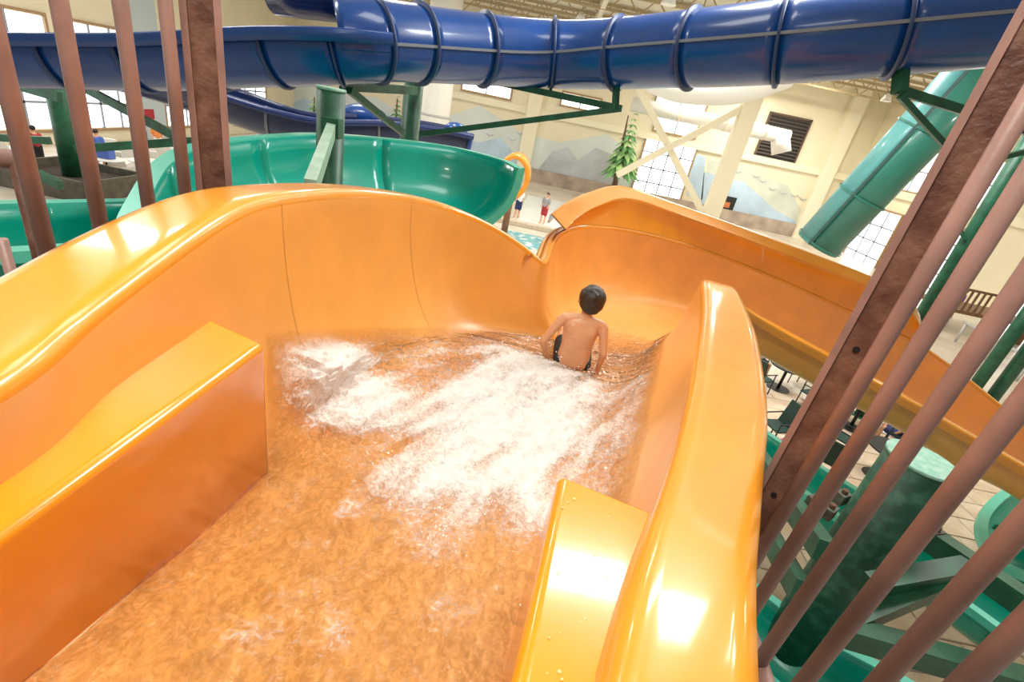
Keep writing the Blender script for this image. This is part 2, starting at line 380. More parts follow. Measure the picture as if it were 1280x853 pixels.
for (a, b, n) in [(0, 6, 70), (6, 8.2, 34), (8.2, 12, 50), (12, 16, 54), (16, 17.35, 18), (17.35, 19, 20), (19, 22, 26)]:
    section_mesh('flume_section', a, b, n, slide, ORANGE_IN, .003 if a < 12 else .0008)
# raised outer wall of the lower bend
EX = [PY(690, 268, 5.05), PY(708, 254, 5.7), PY(738, 240, 6.35), PY(780, 233, 7.0), PY(850, 256, 7.44), PY(965, 298, 7.58), PY(1090, 346, 7.44), PY(1130, 370, 7.42), PY(1148, 390, 7.40), PY(1156, 428, 7.33)]
EB = [13.0, 13.7, 14.5, 15.2, 16, 17, 18, 18.5, 18.8, 19.0]
def ext_mesh(a, b, n):
    vs = []
    for i in range(n):
        t = a+(b-a)*i/(n-1); top = crom(EX, t); bt = EB[min(int(t), 8)]+(EB[min(int(t), 8)+1]-EB[min(int(t), 8)])*(t-min(int(t), 8))
        st = station(bt); bot = st[0]+Vector((0, 0, .012))+st[4]*.01; nl = st[4]
        row = []; zz = Vector((0, 0, 1))
        for k in range(9):
            f = k/8; p = bot*(1-f)+(top-nl*.18-zz*.12)*f + nl*(.03*math.sin(f*math.pi)); row.append(p)
        row += [top-nl*.172-zz*.114, top-nl*.15-zz*.098, top-nl*.10-zz*.065, top-nl*.03-zz*.018, top, top+nl*.02-zz*.006, top+nl*.03-zz*.10]
        vs += row
    o = mesh('raised_wall', vs, grid_faces(n, 16), ORANGE, slide, True)
    md = o.modifiers.new('thickness', 'SOLIDIFY'); md.thickness = .012; md.offset = 1.0; md.use_rim = False
for a, b, n in [(0, 3.958, 40), (3.962, 4.908, 12), (4.912, 5.958, 12), (5.962, 9, 26)]: ext_mesh(a, b, n)

def zf(y):                                  # slide floor height along the upper run
    return float(np.interp(y, [-.5, .2, .7, .97, 1.3, 1.74, 2.1, 2.6, 3.1, 3.5, 3.8, 4.0, 4.2, 4.8], FZ[:14]))+H
def baffle(name, plan_top, ztops, lbl):
    # plan_top: near-inner, front-inner, front-back, near-back (xy); rounded block standing on the slide floor
    bm = bmesh.new(); n = 7; (a, b, c, d) = [Vector((*q, 0)) for q in plan_top]
    rows = []
    for i in range(n):
        f = i/(n-1); inn = a.lerp(b, f); bk = d.lerp(c, f); zt = H+ztops[0]*(1-f)+ztops[1]*f
        zb = zf(inn.y)-.10
        rows.append([bm.verts.new((inn.x, inn.y, zb)), bm.verts.new((inn.x, inn.y, zt)), bm.verts.new((bk.x, bk.y, zt+.01)), bm.verts.new((bk.x, bk.y, zb))])
    for i in range(n-1):
        for j in range(4):
            bm.faces.new((rows[i][j], rows[i][(j+1) % 4], rows[i+1][(j+1) % 4], rows[i+1][j]))
    bm.faces.new(rows[0][::-1]); bm.faces.new(rows[-1])
    bmesh.ops.recalc_face_normals(bm, faces=bm.faces)
    ed = [e for e in bm.edges if e.calc_face_angle(0) > .7 and max(v.co.z for v in e.verts) > zf(e.verts[0].co.y)+.1]
    bmesh.ops.bevel(bm, geom=ed, offset=.028, segments=5, affect='EDGES', profile=.5)
    o = frombm(name, bm, ORANGE_BLK, slide, True); o['label'] = lbl
    md = o.modifiers.new('n', 'WEIGHTED_NORMAL')
    return o
baffle('baffle_block', [(-.80, -.4), (-.845, 1.44), (-1.18, 1.545), (-1.02, -.4)], (-.80, -.895), 'tall orange block along the wall beside the surge')
baffle('baffle_block', [(-.02, -.4), (.212, 1.10), (.50, 1.005), (.20, -.4)], (-.70, -.905), 'short orange block with a wet flat top by the wide lip')

# ================================================================== WATER
def water_mat():
    m = bpy.data.materials.new('rushing_water'); m.use_nodes = True; nt = m.node_tree; N = nt.nodes; Lk = nt.links
    for n in list(N): N.remove(n)
    out = N.new('ShaderNodeOutputMaterial')
    tr = N.new('ShaderNodeBsdfTransparent'); tr.inputs[0].default_value = (1, .97, .93, 1)
    n3 = N.new('ShaderNodeTexNoise'); n3.inputs['Scale'].default_value = 40; n3.inputs['Detail'].default_value = 8; n3.inputs['Distortion'].default_value = .9; n3.inputs['Roughness'].default_value = .7
    r3 = N.new('ShaderNodeValToRGB'); r3.color_ramp.elements[0].position = .40; r3.color_ramp.elements[0].color = (.64, .56, .35, 1); r3.color_ramp.elements[1].position = .66; r3.color_ramp.elements[1].color = (1, .97, .92, 1)  # golden ripple lensing painted as noise into the water's tint
    Lk.new(n3.outputs['Fac'], r3.inputs[0]); dp = N.new('ShaderNodeAttribute'); dp.attribute_name = 'depth'; mc = N.new('ShaderNodeMix'); mc.data_type = 'RGBA'; mc.inputs[6].default_value = (1, 1, 1, 1); Lk.new(dp.outputs['Fac'], mc.inputs[0]); Lk.new(r3.outputs[0], mc.inputs[7]); Lk.new(mc.outputs[2], tr.inputs[0])
    gl = N.new('ShaderNodeBsdfGlossy'); gl.inputs['Roughness'].default_value = .06
    fr = N.new('ShaderNodeLayerWeight'); fr.inputs['Blend'].default_value = .18
    tc = N.new('ShaderNodeTexCoord')
    nz = N.new('ShaderNodeTexNoise'); nz.inputs['Scale'].default_value = 34; nz.inputs['Detail'].default_value = 5; nz.inputs['Distortion'].default_value = 1.2
    bp = N.new('ShaderNodeBump'); bp.inputs['Strength'].default_value = .9; bp.inputs['Distance'].default_value = .04
    mp = N.new('ShaderNodeMapping'); mp.inputs['Scale'].default_value = (1.0, .5, 1.0); mp.inputs['Rotation'].default_value = (0, 0, .35); Lk.new(tc.outputs['Object'], mp.inputs['Vector']); Lk.new(mp.outputs['Vector'], n3.inputs['Vector']); Lk.new(tc.outputs['Object'], nz.inputs['Vector']); Lk.new(nz.outputs['Fac'], bp.inputs['Height'])
    for s in (gl, fr): Lk.new(bp.outputs['Normal'], s.inputs['Normal'])
    pw_ = N.new('ShaderNodeMath'); pw_.operation = 'POWER'; pw_.inputs[1].default_value = 2.2
    mul = N.new('ShaderNodeMath'); mul.operation = 'MULTIPLY_ADD'; mul.inputs[1].default_value = .75; mul.inputs[2].default_value = .06
    mx = N.new('ShaderNodeMixShader'); Lk.new(fr.outputs['Facing'], pw_.inputs[0]); Lk.new(pw_.outputs[0], mul.inputs[0]); md_ = N.new('ShaderNodeMath'); md_.operation = 'MULTIPLY'; Lk.new(mul.outputs[0], md_.inputs[0]); Lk.new(dp.outputs['Fac'], md_.inputs[1]); Lk.new(md_.outputs[0], mx.inputs[0]); Lk.new(tr.outputs[0], mx.inputs[1]); Lk.new(gl.outputs[0], mx.inputs[2])
    fd = N.new('ShaderNodeBsdfDiffuse'); fd.inputs[0].default_value = (.88, .875, .87, 1); ft = N.new('ShaderNodeBsdfTranslucent'); ft.inputs[0].default_value = (.92, .90, .88, 1)
    fo = N.new('ShaderNodeMixShader'); fo.inputs[0].default_value = .10; Lk.new(fd.outputs[0], fo.inputs[1]); Lk.new(ft.outputs[0], fo.inputs[2])
    b2 = N.new('ShaderNodeBump'); b2.inputs['Strength'].default_value = .35; b2.inputs['Distance'].default_value = .03; Lk.new(nz.outputs['Fac'], b2.inputs['Height']); Lk.new(b2.outputs['Normal'], fd.inputs['Normal'])
    at = N.new('ShaderNodeAttribute'); at.attribute_name = 'foam'
    n2 = N.new('ShaderNodeTexNoise'); n2.inputs['Scale'].default_value = 42; n2.inputs['Detail'].default_value = 6; n2.inputs['Roughness'].default_value = .65; n2.inputs['Distortion'].default_value = 1.0
    Lk.new(tc.outputs['Object'], n2.inputs['Vector'])
    # foam cover = smoothstep(noise + density)
    ad = N.new('ShaderNodeMath'); ad.operation = 'ADD'; Lk.new(at.outputs['Fac'], ad.inputs[0]); Lk.new(n2.outputs['Fac'], ad.inputs[1])
    mr = N.new('ShaderNodeMapRange'); mr.interpolation_type = 'SMOOTHSTEP'; mr.inputs[1].default_value = .54; mr.inputs[2].default_value = 1.25; mr.inputs[3].default_value = .02; mr.inputs[4].default_value = .95
    Lk.new(ad.outputs[0], mr.inputs[0])
    m2 = N.new('ShaderNodeMixShader'); me_ = N.new('ShaderNodeMath'); me_.operation = 'MULTIPLY'; Lk.new(mr.outputs[0], me_.inputs[0]); Lk.new(dp.outputs['Fac'], me_.inputs[1]); Lk.new(me_.outputs[0], m2.inputs[0]); Lk.new(mx.outputs[0], m2.inputs[1]); Lk.new(fo.outputs[0], m2.inputs[2])
    Lk.new(m2.outputs[0], out.inputs[0]); return m
ORANGE_IN.node_tree.nodes['Principled BSDF'].inputs['Coat Roughness'].default_value = .28
WATER = water_mat()
FOAM = []
for x, y, r, s in [(715, 488, .20, .5), (680, 480, .24, .6), (640, 480, .25, .6), (600, 498, .26, .6), (690, 525, .25, .55), (630, 535, .28, .6), (575, 555, .2, .5), (530, 595, .17, .45), (590, 600, .2, .5), (650, 595, .2, .5), (700, 560, .18, .5),
                   (550, 650, .10, .38), (545, 690, .08, .35), (735, 505, .12, .4), (680, 640, .12, .35), (610, 650, .12, .3), (625, 455, .14, .4),
                   (365, 490, .17, .42), (400, 500, .17, .42), (440, 505, .16, .42), (480, 515, .14, .4), (375, 530, .12, .35), (420, 535, .12, .35), (470, 535, .12, .3), (510, 520, .12, .3), (355, 470, .14, .4),
                   (380, 680, .05, .2), (440, 640, .06, .25), (500, 610, .1, .3), (560, 760, .08, .2), (300, 800, .05, .18), (420, 790, .06, .2)]:
    p = PZ(x, y, -1.66 if y < 600 else -1.45)
    p = PZ(x, y, zf(p.y)-H); p = PZ(x, y, zf(p.y)-H); FOAM.append((p.x, p.y, r, s))
FOAM += [(.72, 2.2, .28, .20), (.92, 2.75, .30, .20), (.55, 1.7, .2, .2), (1.0, 3.2, .25, .16)]
def fbm(x, y, z, o=4): return noise.fractal(Vector((x, y, z)), 1.0, 2.0, o)
def foam_at(x, y):
    d = 0.0
    for fx, fy, r, s in FOAM: 
        q = ((x-fx)**2+(y-fy)**2)/(r*r)
        if q < 8: d = 1-(1-d)*(1-min(.95, s*1.25)*math.exp(-q*.62))
    return d*.9
def hump(x, y):                           # wake behind the rider
    return .10*math.exp(-(((x-.28)/.38)**2+((y-3.05)/.5)**2))
ET = [1, 4.6, 5.0, 5.35, 6, 7, 8, 9, 14.2]
def e_left(t): return float(np.interp(t, ET, [.30, .27, .20, .125, .14, .18, .225, .265, .26]))
def surge(t, s_, e0):                       # water heaped against the tall wall where it comes out from behind the block
    A = float(np.interp(t, ET, [0, 0, .08, .15, .185, .15, .09, .03, 0]))
    return A*math.exp(-((s_-e0-.13)/.095)**2)
nu, nv = 400, 210
vs = []; foam = []; depth = []
tt = [1.0+(14.2-1.0)*i/(nu-1) for i in range(nu)]
for t in tt:
    st = station(t); e0, e1 = e_left(t), .85
    dirn = (flat(lip_l(t+.1)-lip_l(t-.1)).normalized()+flat(lip_r(t+.1)-lip_r(t-.1)).normalized()).normalized()
    S = [e0+(e1-e0)*j/(nv-1) for j in range(nv)]
    P = [prof(st, q) for q in S]
    for j in range(nv):
        p = P[j]; tg = P[min(j+1, nv-1)]-P[max(j-1, 0)]
        n = tg.cross(dirn); n = -n if n.z < 0 else n; n.normalize()
        edge = min(1, min(S[j]-e0, e1-S[j])/.06)
        d = foam_at(p.x, p.y); g = surge(t, S[j], e0); w = hump(p.x, p.y)
        al = p.x*dirn.x+p.y*dirn.y; ac = p.x*dirn.y-p.y*dirn.x
        rip = .5*fbm(ac*5, al*2.6, 1.3, 4)+.30*fbm(ac*15, al*8, 4.1, 3)
        fine = fbm(ac*34, al*20, 2.2, 3)
        h = .010+edge*(.026+(.034+.050*min(1, d)+.30*g)*rip+g+w+.02*d+(.009+.024*min(1, d)+.12*g)*fine)
        nn = (n+Vector((0, 0, .9*min(1, g*12)))).normalized()
        vs.append(p+nn*max(.004+.016*max(0, edge), h))
        depth.append(max(0, min(1, edge*.9))**.7*(1 if t < 12.5 else max(0, (14.0-t)/1.5)))
        streak = fbm(ac*9, al*2.5, 7.7, 4)
        foam.append(max(0, d*(.92+.28*streak)+.9*min(.3, g)*(.9+1.1*streak)+.13*streak+.05*rip)*max(0, min(1, edge*1.5)))
wm = mesh('water', vs, grid_faces(nu, nv), WATER, None, True)
a_ = wm.data.attributes.new('foam', 'FLOAT', 'POINT'); a_.data.foreach_set('value', foam)
a_ = wm.data.attributes.new('depth', 'FLOAT', 'POINT'); a_.data.foreach_set('value', depth)
tag(wm, 'clear rushing water with white foam flowing down the orange slide', 'water', kind='stuff')
# flying drops
DROP = mat('water_drops', (.95, .94, .92), 0.08, spec=.8)
bm = bmesh.new()
def drop(p, r):
    bmesh.ops.create_icosphere(bm, subdivisions=1, radius=r, matrix=Matrix.Translation(p) @ Matrix.Diagonal((1, 1, random.uniform(.7, 1.3), 1)))
for _ in range(900):
    fx, fy, r, s = random.choice(FOAM[:26]); a = random.uniform(0, 6.28); q = abs(random.gauss(0, r*.8))
    x, y = fx+q*math.cos(a), fy+q*math.sin(a); w1 = hump(x, y)
    if not (-1.0 < x < .9): continue
    drop(Vector((x, y, zf(y)+.07+w1+abs(random.gauss(0, .05)))), random.uniform(.0015, .0045))
tag(frombm('water_spray', bm, DROP, None, True), 'fine white drops thrown up over the foam on the slide', 'water drops', kind='stuff')
bm = bmesh.new()
for _ in range(70):
    f = random.uniform(.15, .97); g = random.uniform(.1, .9)
    a = Vector((-.02, -.4, 0)).lerp(Vector((.212, 1.1, 0)), f); c = Vector((.20, -.4, 0)).lerp(Vector((.44, 1.02, 0)), f); p = a.lerp(c, g)
    r = random.uniform(.0015, .005)
    bmesh.ops.create_icosphere(bm, subdivisions=1, radius=r, matrix=Matrix.Translation((p.x, p.y, H-.70-.205*f+.004)) @ Matrix.Diagonal((1, 1, .5, 1)))
for _ in range(260):
    t = random.uniform(1.5, 11); st = station(t); g = random.uniform(.1, .95); p = st[1]+st[5]*(st[7]*g); r = random.uniform(.001, .0035)*(1+t*.08)
    bmesh.ops.create_icosphere(bm, subdivisions=1, radius=r, matrix=Matrix.Translation(p+Vector((0, 0, .004))) @ Matrix.Diagonal((1, 1, .5, 1)))
tag(frombm('water_beads', bm, mat('beaded_water', (.98, .72, .30), 0.05, spec=.9), None, True), 'water beads lying on the lip and block of the orange slide', 'water drops', kind='stuff')

# ================================================================== RIDER
def capsule(bm, a, b, ra, rb, n=14):
    cyl_bm(bm, a, b, ra, rb, n)
    for p, r in ((a, ra), (b, rb)): bmesh.ops.create_icosphere(bm, subdivisions=2, radius=r, matrix=Matrix.Translation(p))
def ell(bm, c, s, rot=None):
    bmesh.ops.create_icosphere(bm, subdivisions=3, radius=1, matrix=Matrix.Translation(c) @ (rot or Matrix.Identity(4)) @ Matrix.Diagonal((*s, 1)))
def body(name, bm, m, parent, vox, smooth=6):
    o = frombm(name, bm, m, parent, True)
    r = o.modifiers.new('skin', 'REMESH'); r.mode = 'VOXEL'; r.voxel_size = vox; r.use_smooth_shade = True
    s = o.modifiers.new('smooth', 'SMOOTH'); s.factor = .5; s.iterations = smooth
    return o
seat = PZ(712, 464, zf(3.5)-H+.03)
def rider():
    s = Vector((seat.x, seat.y, zf(seat.y)+.035))
    t = thing('person', s, 'bare-backed child in black swim trunks sliding away with arms at sides', 'person')
    k = .97
    def p(x, y, z): return s+Vector((x*1.14, y, z))*k
    bm = bmesh.new()
    # torso
    for q in range(15):
        z = .07+.345*q/14; wx = float(np.interp(z, [.07, .15, .22, .32, .40, .42], [.140, .132, .126, .140, .150, .140])); wy = float(np.interp(z, [.07, .2, .33, .42], [.092, .080, .082, .062]))
        ell(bm, p(0, .012, z), (wx*k, wy*k, .06*k))
    for sx in (-1, 1):
        ell(bm, p(sx*.062, -.024, .37), (.052*k, .038*k, .066*k))                 # shoulder blade
        capsule(bm, p(sx*.03, .015, .465), p(sx*.135, .015, .435), .034*k, .040*k)   # trapezius
    capsule(bm, p(0, .015, .44), p(.015, .03, .53), .048*k, .042*k)
    # head
    ell(bm, p(.022, .045, .615), (.088*k, .096*k, .100*k)); ell(bm, p(.022, .085, .56), (.050*k, .05*k, .05*k))
    ell(bm, p(.022, .140, .60), (.011*k, .018*k, .02*k))
    for sx in (-1, 1): ell(bm, p(.022+sx*.082, .045, .60), (.012*k, .024*k, .032*k))
    # arms
    def arm(sh, el, wr, side):
        capsule(bm, sh, el, .040*k, .031*k); capsule(bm, el, wr, .030*k, .021*k)
        d = (wr-el).normalized(); pal = wr+d*.035+Vector((0, .015, -.005))
        ell(bm, pal, (.026*k, .032*k, .028*k))
        for q in range(4):
            off = Vector(((q-1.5)*.014, 0, 0)); a = pal+off+Vector((0, .018, -.010)); L = [.030, .036, .033, .026][q]
            b = a+Vector((0, L, -.012)); c = b+Vector((0, L*.7, -.014)); capsule(bm, a, b, .0078, .0072, 8); capsule(bm, b, c, .0072, .0062, 8)
        a = pal+Vector((-side*.024, .0, 0)); b = a+Vector((-side*.018, .022, -.008)); capsule(bm, a, b, .009, .008, 8); capsule(bm, b, b+Vector((-side*.004, .02, -.01)), .008, .007, 8)
    arm(p(-.150, .01, .415), p(-.240, -.015, .215), p(-.185, .035, .055), -1)
    arm(p(.150, .01, .415), p(.195, -.03, .215), p(.195, .02, .045), 1)
    # legs reaching down the slide, knees a little bent
    for sx in (-1, 1):
        hip = p(sx*.065, .05, .075); kn = p(sx*.085, .36, .125); an = p(sx*.07, .66, -.055)
        capsule(bm, hip, kn, .070*k, .046*k); capsule(bm, kn, an, .045*k, .028*k)
        capsule(bm, an, an+Vector((sx*.015, .05, .10)), .028*k, .020*k)
    body('body', bm, SKIN, t, .0055, 7)
    # trunks
    bm = bmesh.new()
    ell(bm, p(0, .045, .058), (.140*k, .085*k, .072*k))
    for sx in (-1, 1): capsule(bm, p(sx*.072, .06, .075), p(sx*.080, .27, .108), .082*k, .070*k)
    for sx in (-1, 1): ell(bm, p(sx*.104, .02, .07), (.040*k, .07*k, .056*k))
    body('swim_trunks', bm, TRUNK, t, .008, 4)
    # hair cap: short, full at the back, tapering at the nape
    bm = bmesh.new()
    ell(bm, p(.022, .035, .640), (.107*k, .108*k, .094*k)); ell(bm, p(.022, .010, .600), (.098*k, .074*k, .080*k)); ell(bm, p(.022, -.012, .555), (.070*k, .040*k, .040*k))
    ell(bm, p(.022, .10, .685), (.062*k, .045*k, .04*k))
    for q in range(46):
        a = random.uniform(0, 6.28); b = random.uniform(.1, 1.2); d = Vector((math.cos(a)*math.sin(b), math.sin(a)*math.sin(b), math.cos(b)))
        c = p(.022, .035, .640)+Vector((d.x*.098, d.y*.10, d.z*.086)); tip = c+d*.014+Vector((random.uniform(-.012, .012), -.012, -.012)); capsule(bm, c, tip, .011, .004, 6)
    body('hair', bm, HAIR, t, .006, 3)
    for sx in (-1, 1):
        bm = bmesh.new(); ell(bm, p(.022+sx*.030, .128, .622), (.012, .008, .009)); frombm('eye', bm, mat('eye_white', (.8, .78, .75), .2), t, True)
    bm = bmesh.new(); ell(bm, p(.022, .128, .566), (.020, .010, .006)); frombm('mouth', bm, mat('lips', (.45, .14, .11), .4), t, True)
rider()

# ================================================================== RAILINGS
def railing(name, bars, post, top, low, rb, wp, lbl, holes=()):
    t = thing(name, (post[0], post[1], low), lbl, 'railing')
    for (x, y) in bars:
        cyl('bar', Vector((x, y, low)), Vector((x, y, top)), rb, BAR, t, n=20)
    po = box('post', (post[0], post[1], (top+low)/2), (wp, wp, top-low+.02), POST, t, bev=wp*.12, rz=post[2])
    R = Matrix.Rotation(post[2], 3, 'Z')
    for s in (-1, 1):                        # raised flanges of the post's face
        c = Vector((post[0], post[1], (top+low)/2))+R @ Vector((s*wp*.5, -wp*.5, 0))
        box('flange', c, (wp*.22, wp*.22, top-low), BAR, po, rz=post[2])
    for z in holes:
        c = Vector((post[0], post[1], z))+R @ Vector((0, -wp*.5, 0)); n = R @ Vector((0, -1, 0))
        cyl('bolt_hole', c-n*.01, c+n*.004, .009, HOLE, po, n=14)
    a = Vector((bars[-1][0], bars[-1][1], top)); b = Vector((post[0], post[1], top))
    d = (a-b).normalized()
    cyl('top_rail', b, a+d*.3, rb*1.3, BAR, t); cyl('bottom_rail', Vector((b.x, b.y, low+.05)), Vector((a.x, a.y, low+.05))+d*.3, rb*1.3, BAR, t)
    return t
X = .96
def onx(px, py, X): q = PX(px, py, X); return (q.x, q.y)
rb_ = [onx(1015, 580, X), onx(1056, 580, X), onx(1121, 580, X), onx(1218, 580, X), onx(1262, 673, X), onx(1262, 800, X)]
pp = onx(982, 590, X)
hz = [PX(937+35, 612, X).z, PX(1072, 432, X).z, PX(1216, 184, X).z]
railing('stair_railing', rb_, (pp[0]+.02, pp[1]+.02, math.radians(-38)), H+.95, H-1.45, .021, .085, 'brown bar railing with a bolt-holed post beside the wide orange lip', [PX(972, 612, X+.02).z, PX(1072, 432, X+.02).z])
Xl = -1.62
lb = [onx(53, 290, Xl), onx(127, 290, Xl), onx(184, 245, Xl), onx(230, 228, Xl)][::-1]
pl = onx(263, 150, Xl)
railing('stair_railing', lb, (pl[0], pl[1], math.radians(30)), H+1.3, H-1.3, .026, .125, 'brown bar railing with a rusty post behind the tall orange wall')
t = thing('hand_railing', PX(60, 340, -2.0)-Vector((0, 0, 1)), 'short rusty pipe handrail below the brown bars by the teal channel', 'railing')
pa = PX(22, 200, -2.0); pb = Vector((pa.x, pa.y, H-1.6))
cyl('post', pb, pa, .03, POST, t); cyl('rail', pa+Vector((.02, .02, 0)), pa+Vector((-1.2, -.75, 0)), .035, BAR, t)
pc = PX(5, 310, -1.7); cyl('baluster', Vector((pc.x, pc.y, H-1.5)), Vector((pc.x, pc.y, pc.z+.03)), .016, BAR, t)

# ================================================================== BLUE TUBE SLIDE
blue = thing('blue_tube_slide', (0, 10, 0), 'long blue enclosed tube slide with ringed joints crossing high overhead', 'water slide')
R_ = .60
C = C0 = [PD(1420, 8, 6.4), PD(1265, 22, 6.6), PD(1130, 37, 6.95), PD(970, 54, 7.6), PD(870, 62, 8.4), PD(770, 68, 9.3), PD(695, 71, 9.85), PD(600, 62, 9.3), PD(515, 56, 8.5), PD(470, 50, 8.0)]
C_s = soften(C0+[PD(425, 55, 7.75), PD(350, 55, 7.8), PD(270, 60, 7.95), PD(180, 64, 8.0), PD(70, 60, 8.0), PD(0, 58, 7.8), PD(-120, 55, 7.6)], .9)
def cline(t): return crom(C_s, t*10)
for i in range(len(C)-1):
    path = [cline(i+f/8) for f in range(9)]
    pipe('tube_section', path, R_, BLUE, blue, n=40)
for i in range(1, len(C)):
    q0 = cline(i); dd = (cline(i+.1)-cline(i-.1)).normalized(); a = q0-dd*.022; b = q0+dd*.022
    fl_ = pipe('flange_ring', [a, q0, b], R_+.06, BLUE_RIM, blue, n=40)
path = [cline((len(C)-1)*f/70) for f in range(71)]
vs = []
for p, d, s, u in ringpath(path):
    out = s if s.dot(EYE-p) > 0 else -s
    for (o, z) in ((.0, .022), (.045, .022), (.045, -.022), (.0, -.022)): vs.append(p+out*(R_-.012+o)+u*z)
mesh('seam_rib', vs, grid_faces(len(path), 4, True), SEAM, blue)
# the open run of the same slide
O = [cline(9+k) for k in range(8)]
for i in range(len(O)-1):
    path = [cline(9+i+f/8) for f in range(9)]
    pipe('open_section', path, R_, BLUE, blue, n=30, a0=math.pi*.93, a1=math.pi*2.07, solid=.02)
path = [cline(9.1+(len(O)-1.1)*f/60) for f in range(61)]
for sd in (-1, 1):
    vs = []
    for p, d, s, u in ringpath(path):
        out = s*sd; b = p+out*(R_*.985)+u*(R_*.20)
        vs += [b-out*.02+u*.03, b+out*.17+u*.035, b+out*.19+u*.01, b+out*.19-u*.15, b+out*.165-u*.15, b+out*.15-u*.01]
    mesh('lip', vs, grid_faces(len(path), 6, True), mat('blue_lip', (.012, .07, .30), .35, coat=.4), blue, True)
for i in range(1, len(O)-1):
    pipe('joint_ring', [cline(9+i-.02), cline(9+i+.02)], R_+.03, BLUE_RIM, blue, n=30, a0=math.pi*.93, a1=math.pi*2.07, solid=.05)
# dark hood where the open run meets the tube
pipe('hood_shell', [cline(9+f/8) for f in range(0, 8)], R_, BLUE, blue, n=24, a0=-.1, a1=math.pi*1.07, solid=.02)
pipe('hood', [PD(432, -2, 8.3), PD(410, -3, 8.35), PD(380, -6, 8.4), PD(345, -10, 8.5)], .36, BLUE_DK, blue, n=24)

# lower dark-blue open flume behind
navy = thing('navy_water_slide', PG(430, 260), 'dark navy open water slide curving down behind the teal slide', 'water slide')
N1 = [PD(120, 72, 13.5), PD(200, 92, 13.2), PD(279, 116, 13.0), PD(345, 138, 13.2), PD(400, 150, 13.6), PD(470, 152, 14.2), PD(540, 160, 14.8), PD(584, 169, 15.2)]
pth = resample(N1, 60)
pipe('flume_channel', pth, .72, BLUE_DK, navy, n=24, a0=math.pi*.95, a1=math.pi*2.05, solid=.03)
for sd in (-1, 1):
    vs = []
    for p, d, s, u in ringpath(pth):
        b = p+s*sd*.72+u*.08; vs += [b+u*.03, b+s*sd*.2+u*.03, b+s*sd*.2-u*.12, b+s*sd*.17-u*.12]
    mesh('lip', vs, grid_faces(60, 4, True), mat('navy_lip', (.008, .03, .15), .4, coat=.4), navy, True)
for f in (25, 42):
    pipe('joint_ring', [pth[f]-(pth[f+1]-pth[f]).normalized()*.03, pth[f]+(pth[f+1]-pth[f]).normalized()*.03], .77, SEAM, navy, n=24, a0=math.pi*.95, a1=math.pi*2.05, solid=.05)
pipe('end_ring', [pth[-2], pth[-1]], .78, BLUE, navy, n=24, a0=math.pi*.95, a1=math.pi*2.05, solid=.08)
for nm, q, s_ in (('splash_hood', (457, 146, 14.9), (.75, .4, .36)), ('splash_hood', (570, 163, 15.6), (.4, .25, .24))):
    bm = bmesh.new(); ell(bm, PD(*q), s_); frombm(nm, bm, BLUE, navy, True)

# ================================================================== TEAL SLIDES
def flume(name, lips_far, width, depth, lbl, group=None, n=60, lipw=.16, inward=None, mats=(TEAL, TEAL_LIP, TEAL_OUT), seams=(), drop=0.0):
    """open channel given by its far lip line; the near lip lies `width` towards `inward` (a point)"""
    far = resample(lips_far, n); t = thing(name, far[n//2]*1.0, lbl, 'water slide', group); t.location.z = far[n//2].z-depth
    rows = []; farl = []; nearl = []
    for i, p in enumerate(far):
        d = flat(far[min(i+1, n-1)]-far[max(i-1, 0)]).normalized(); s = d.cross(Vector((0, 0, 1)))
        if s.dot(flat(inward-p)) < 0: s = -s
        row = []
        for k in range(25):
            a = math.pi*(k/24); cx = (1-math.cos(a))/2*width; zz = -depth*math.sin(a)**.75
            row.append(p+s*cx+Vector((0, 0, zz*(1-drop/depth*.0)-drop*(k/24))))
        rows.append(row); farl.append((p, s, -1)); nearl.append((p+s*width-Vector((0, 0, drop)), s, 1))
    def strip(nm, i0, i1):
        vs = [v for r in rows[i0:i1+1] for v in r]
        o = mesh(nm, vs, grid_faces(i1-i0+1, 25), mats[0], t, True); md = o.modifiers.new('thickness', 'SOLIDIFY'); md.thickness = .02; md.offset = 0
    cuts = [0]+[int(n*f) for f in seams]+[n-1]
    for a, b in zip(cuts[:-1], cuts[1:]): strip('flume_section', a, b)
    for L in (farl, nearl):
        vs = []
        for p, s, sg in L:
            o = s*sg; vs += [p-o*.01+Vector((0, 0, .025)), p+o*lipw+Vector((0, 0, .025)), p+o*lipw-Vector((0, 0, .07)), p+o*(lipw-.02)-Vector((0, 0, .07)), p+o*(lipw-.03), p-o*.01]
        mesh('lip', vs, grid_faces(n, 6, True), mats[1], t)
    for i in (0, n-1):                        # end flanges
        vs = []
        for k, v in enumerate(rows[i]):
            c = (rows[i][0]+rows[i][24])/2; o = (v-c).normalized(); vs += [v, v+o*(.05+lipw*.6)]
        o = mesh('end_flange', vs, grid_faces(25, 2), mats[1], t); md = o.modifiers.new('thickness', 'SOLIDIFY'); md.thickness = .03
    return t
arc = [Q(646, 212, -.98), Q(622, 200, -.95), Q(562, 185, -.94), Q(482, 175, -.98), Q(402, 170, -1.04), Q(330, 174, -1.11), Q(258, 184, -1.2), Q(215, 205, -1.3), Q(188, 247, -1.45), Q(170, 300, -1.6), Q(190, 360, -1.75)]
flume('teal_water_slide', arc, 2.0, .80, 'teal open water slide bending in a wide arc behind the orange wall', inward=V(-1.3, 6.5, 0), seams=(.3, .5, .7), lipw=.16, drop=.78)
pe = Q(646, 212, -.98)
lowt = [Q(-260, 262, -1.75), Q(-120, 260, -1.72), Q(0, 258, -1.7), Q(100, 256, -1.7), Q(185, 254, -1.72), Q(260, 254, -1.8)]
flume('teal_water_slide', lowt, 1.25, .75, 'teal open water channel passing below the brown bars', inward=V(-2, 2, 0), seams=(.5,), lipw=.12)
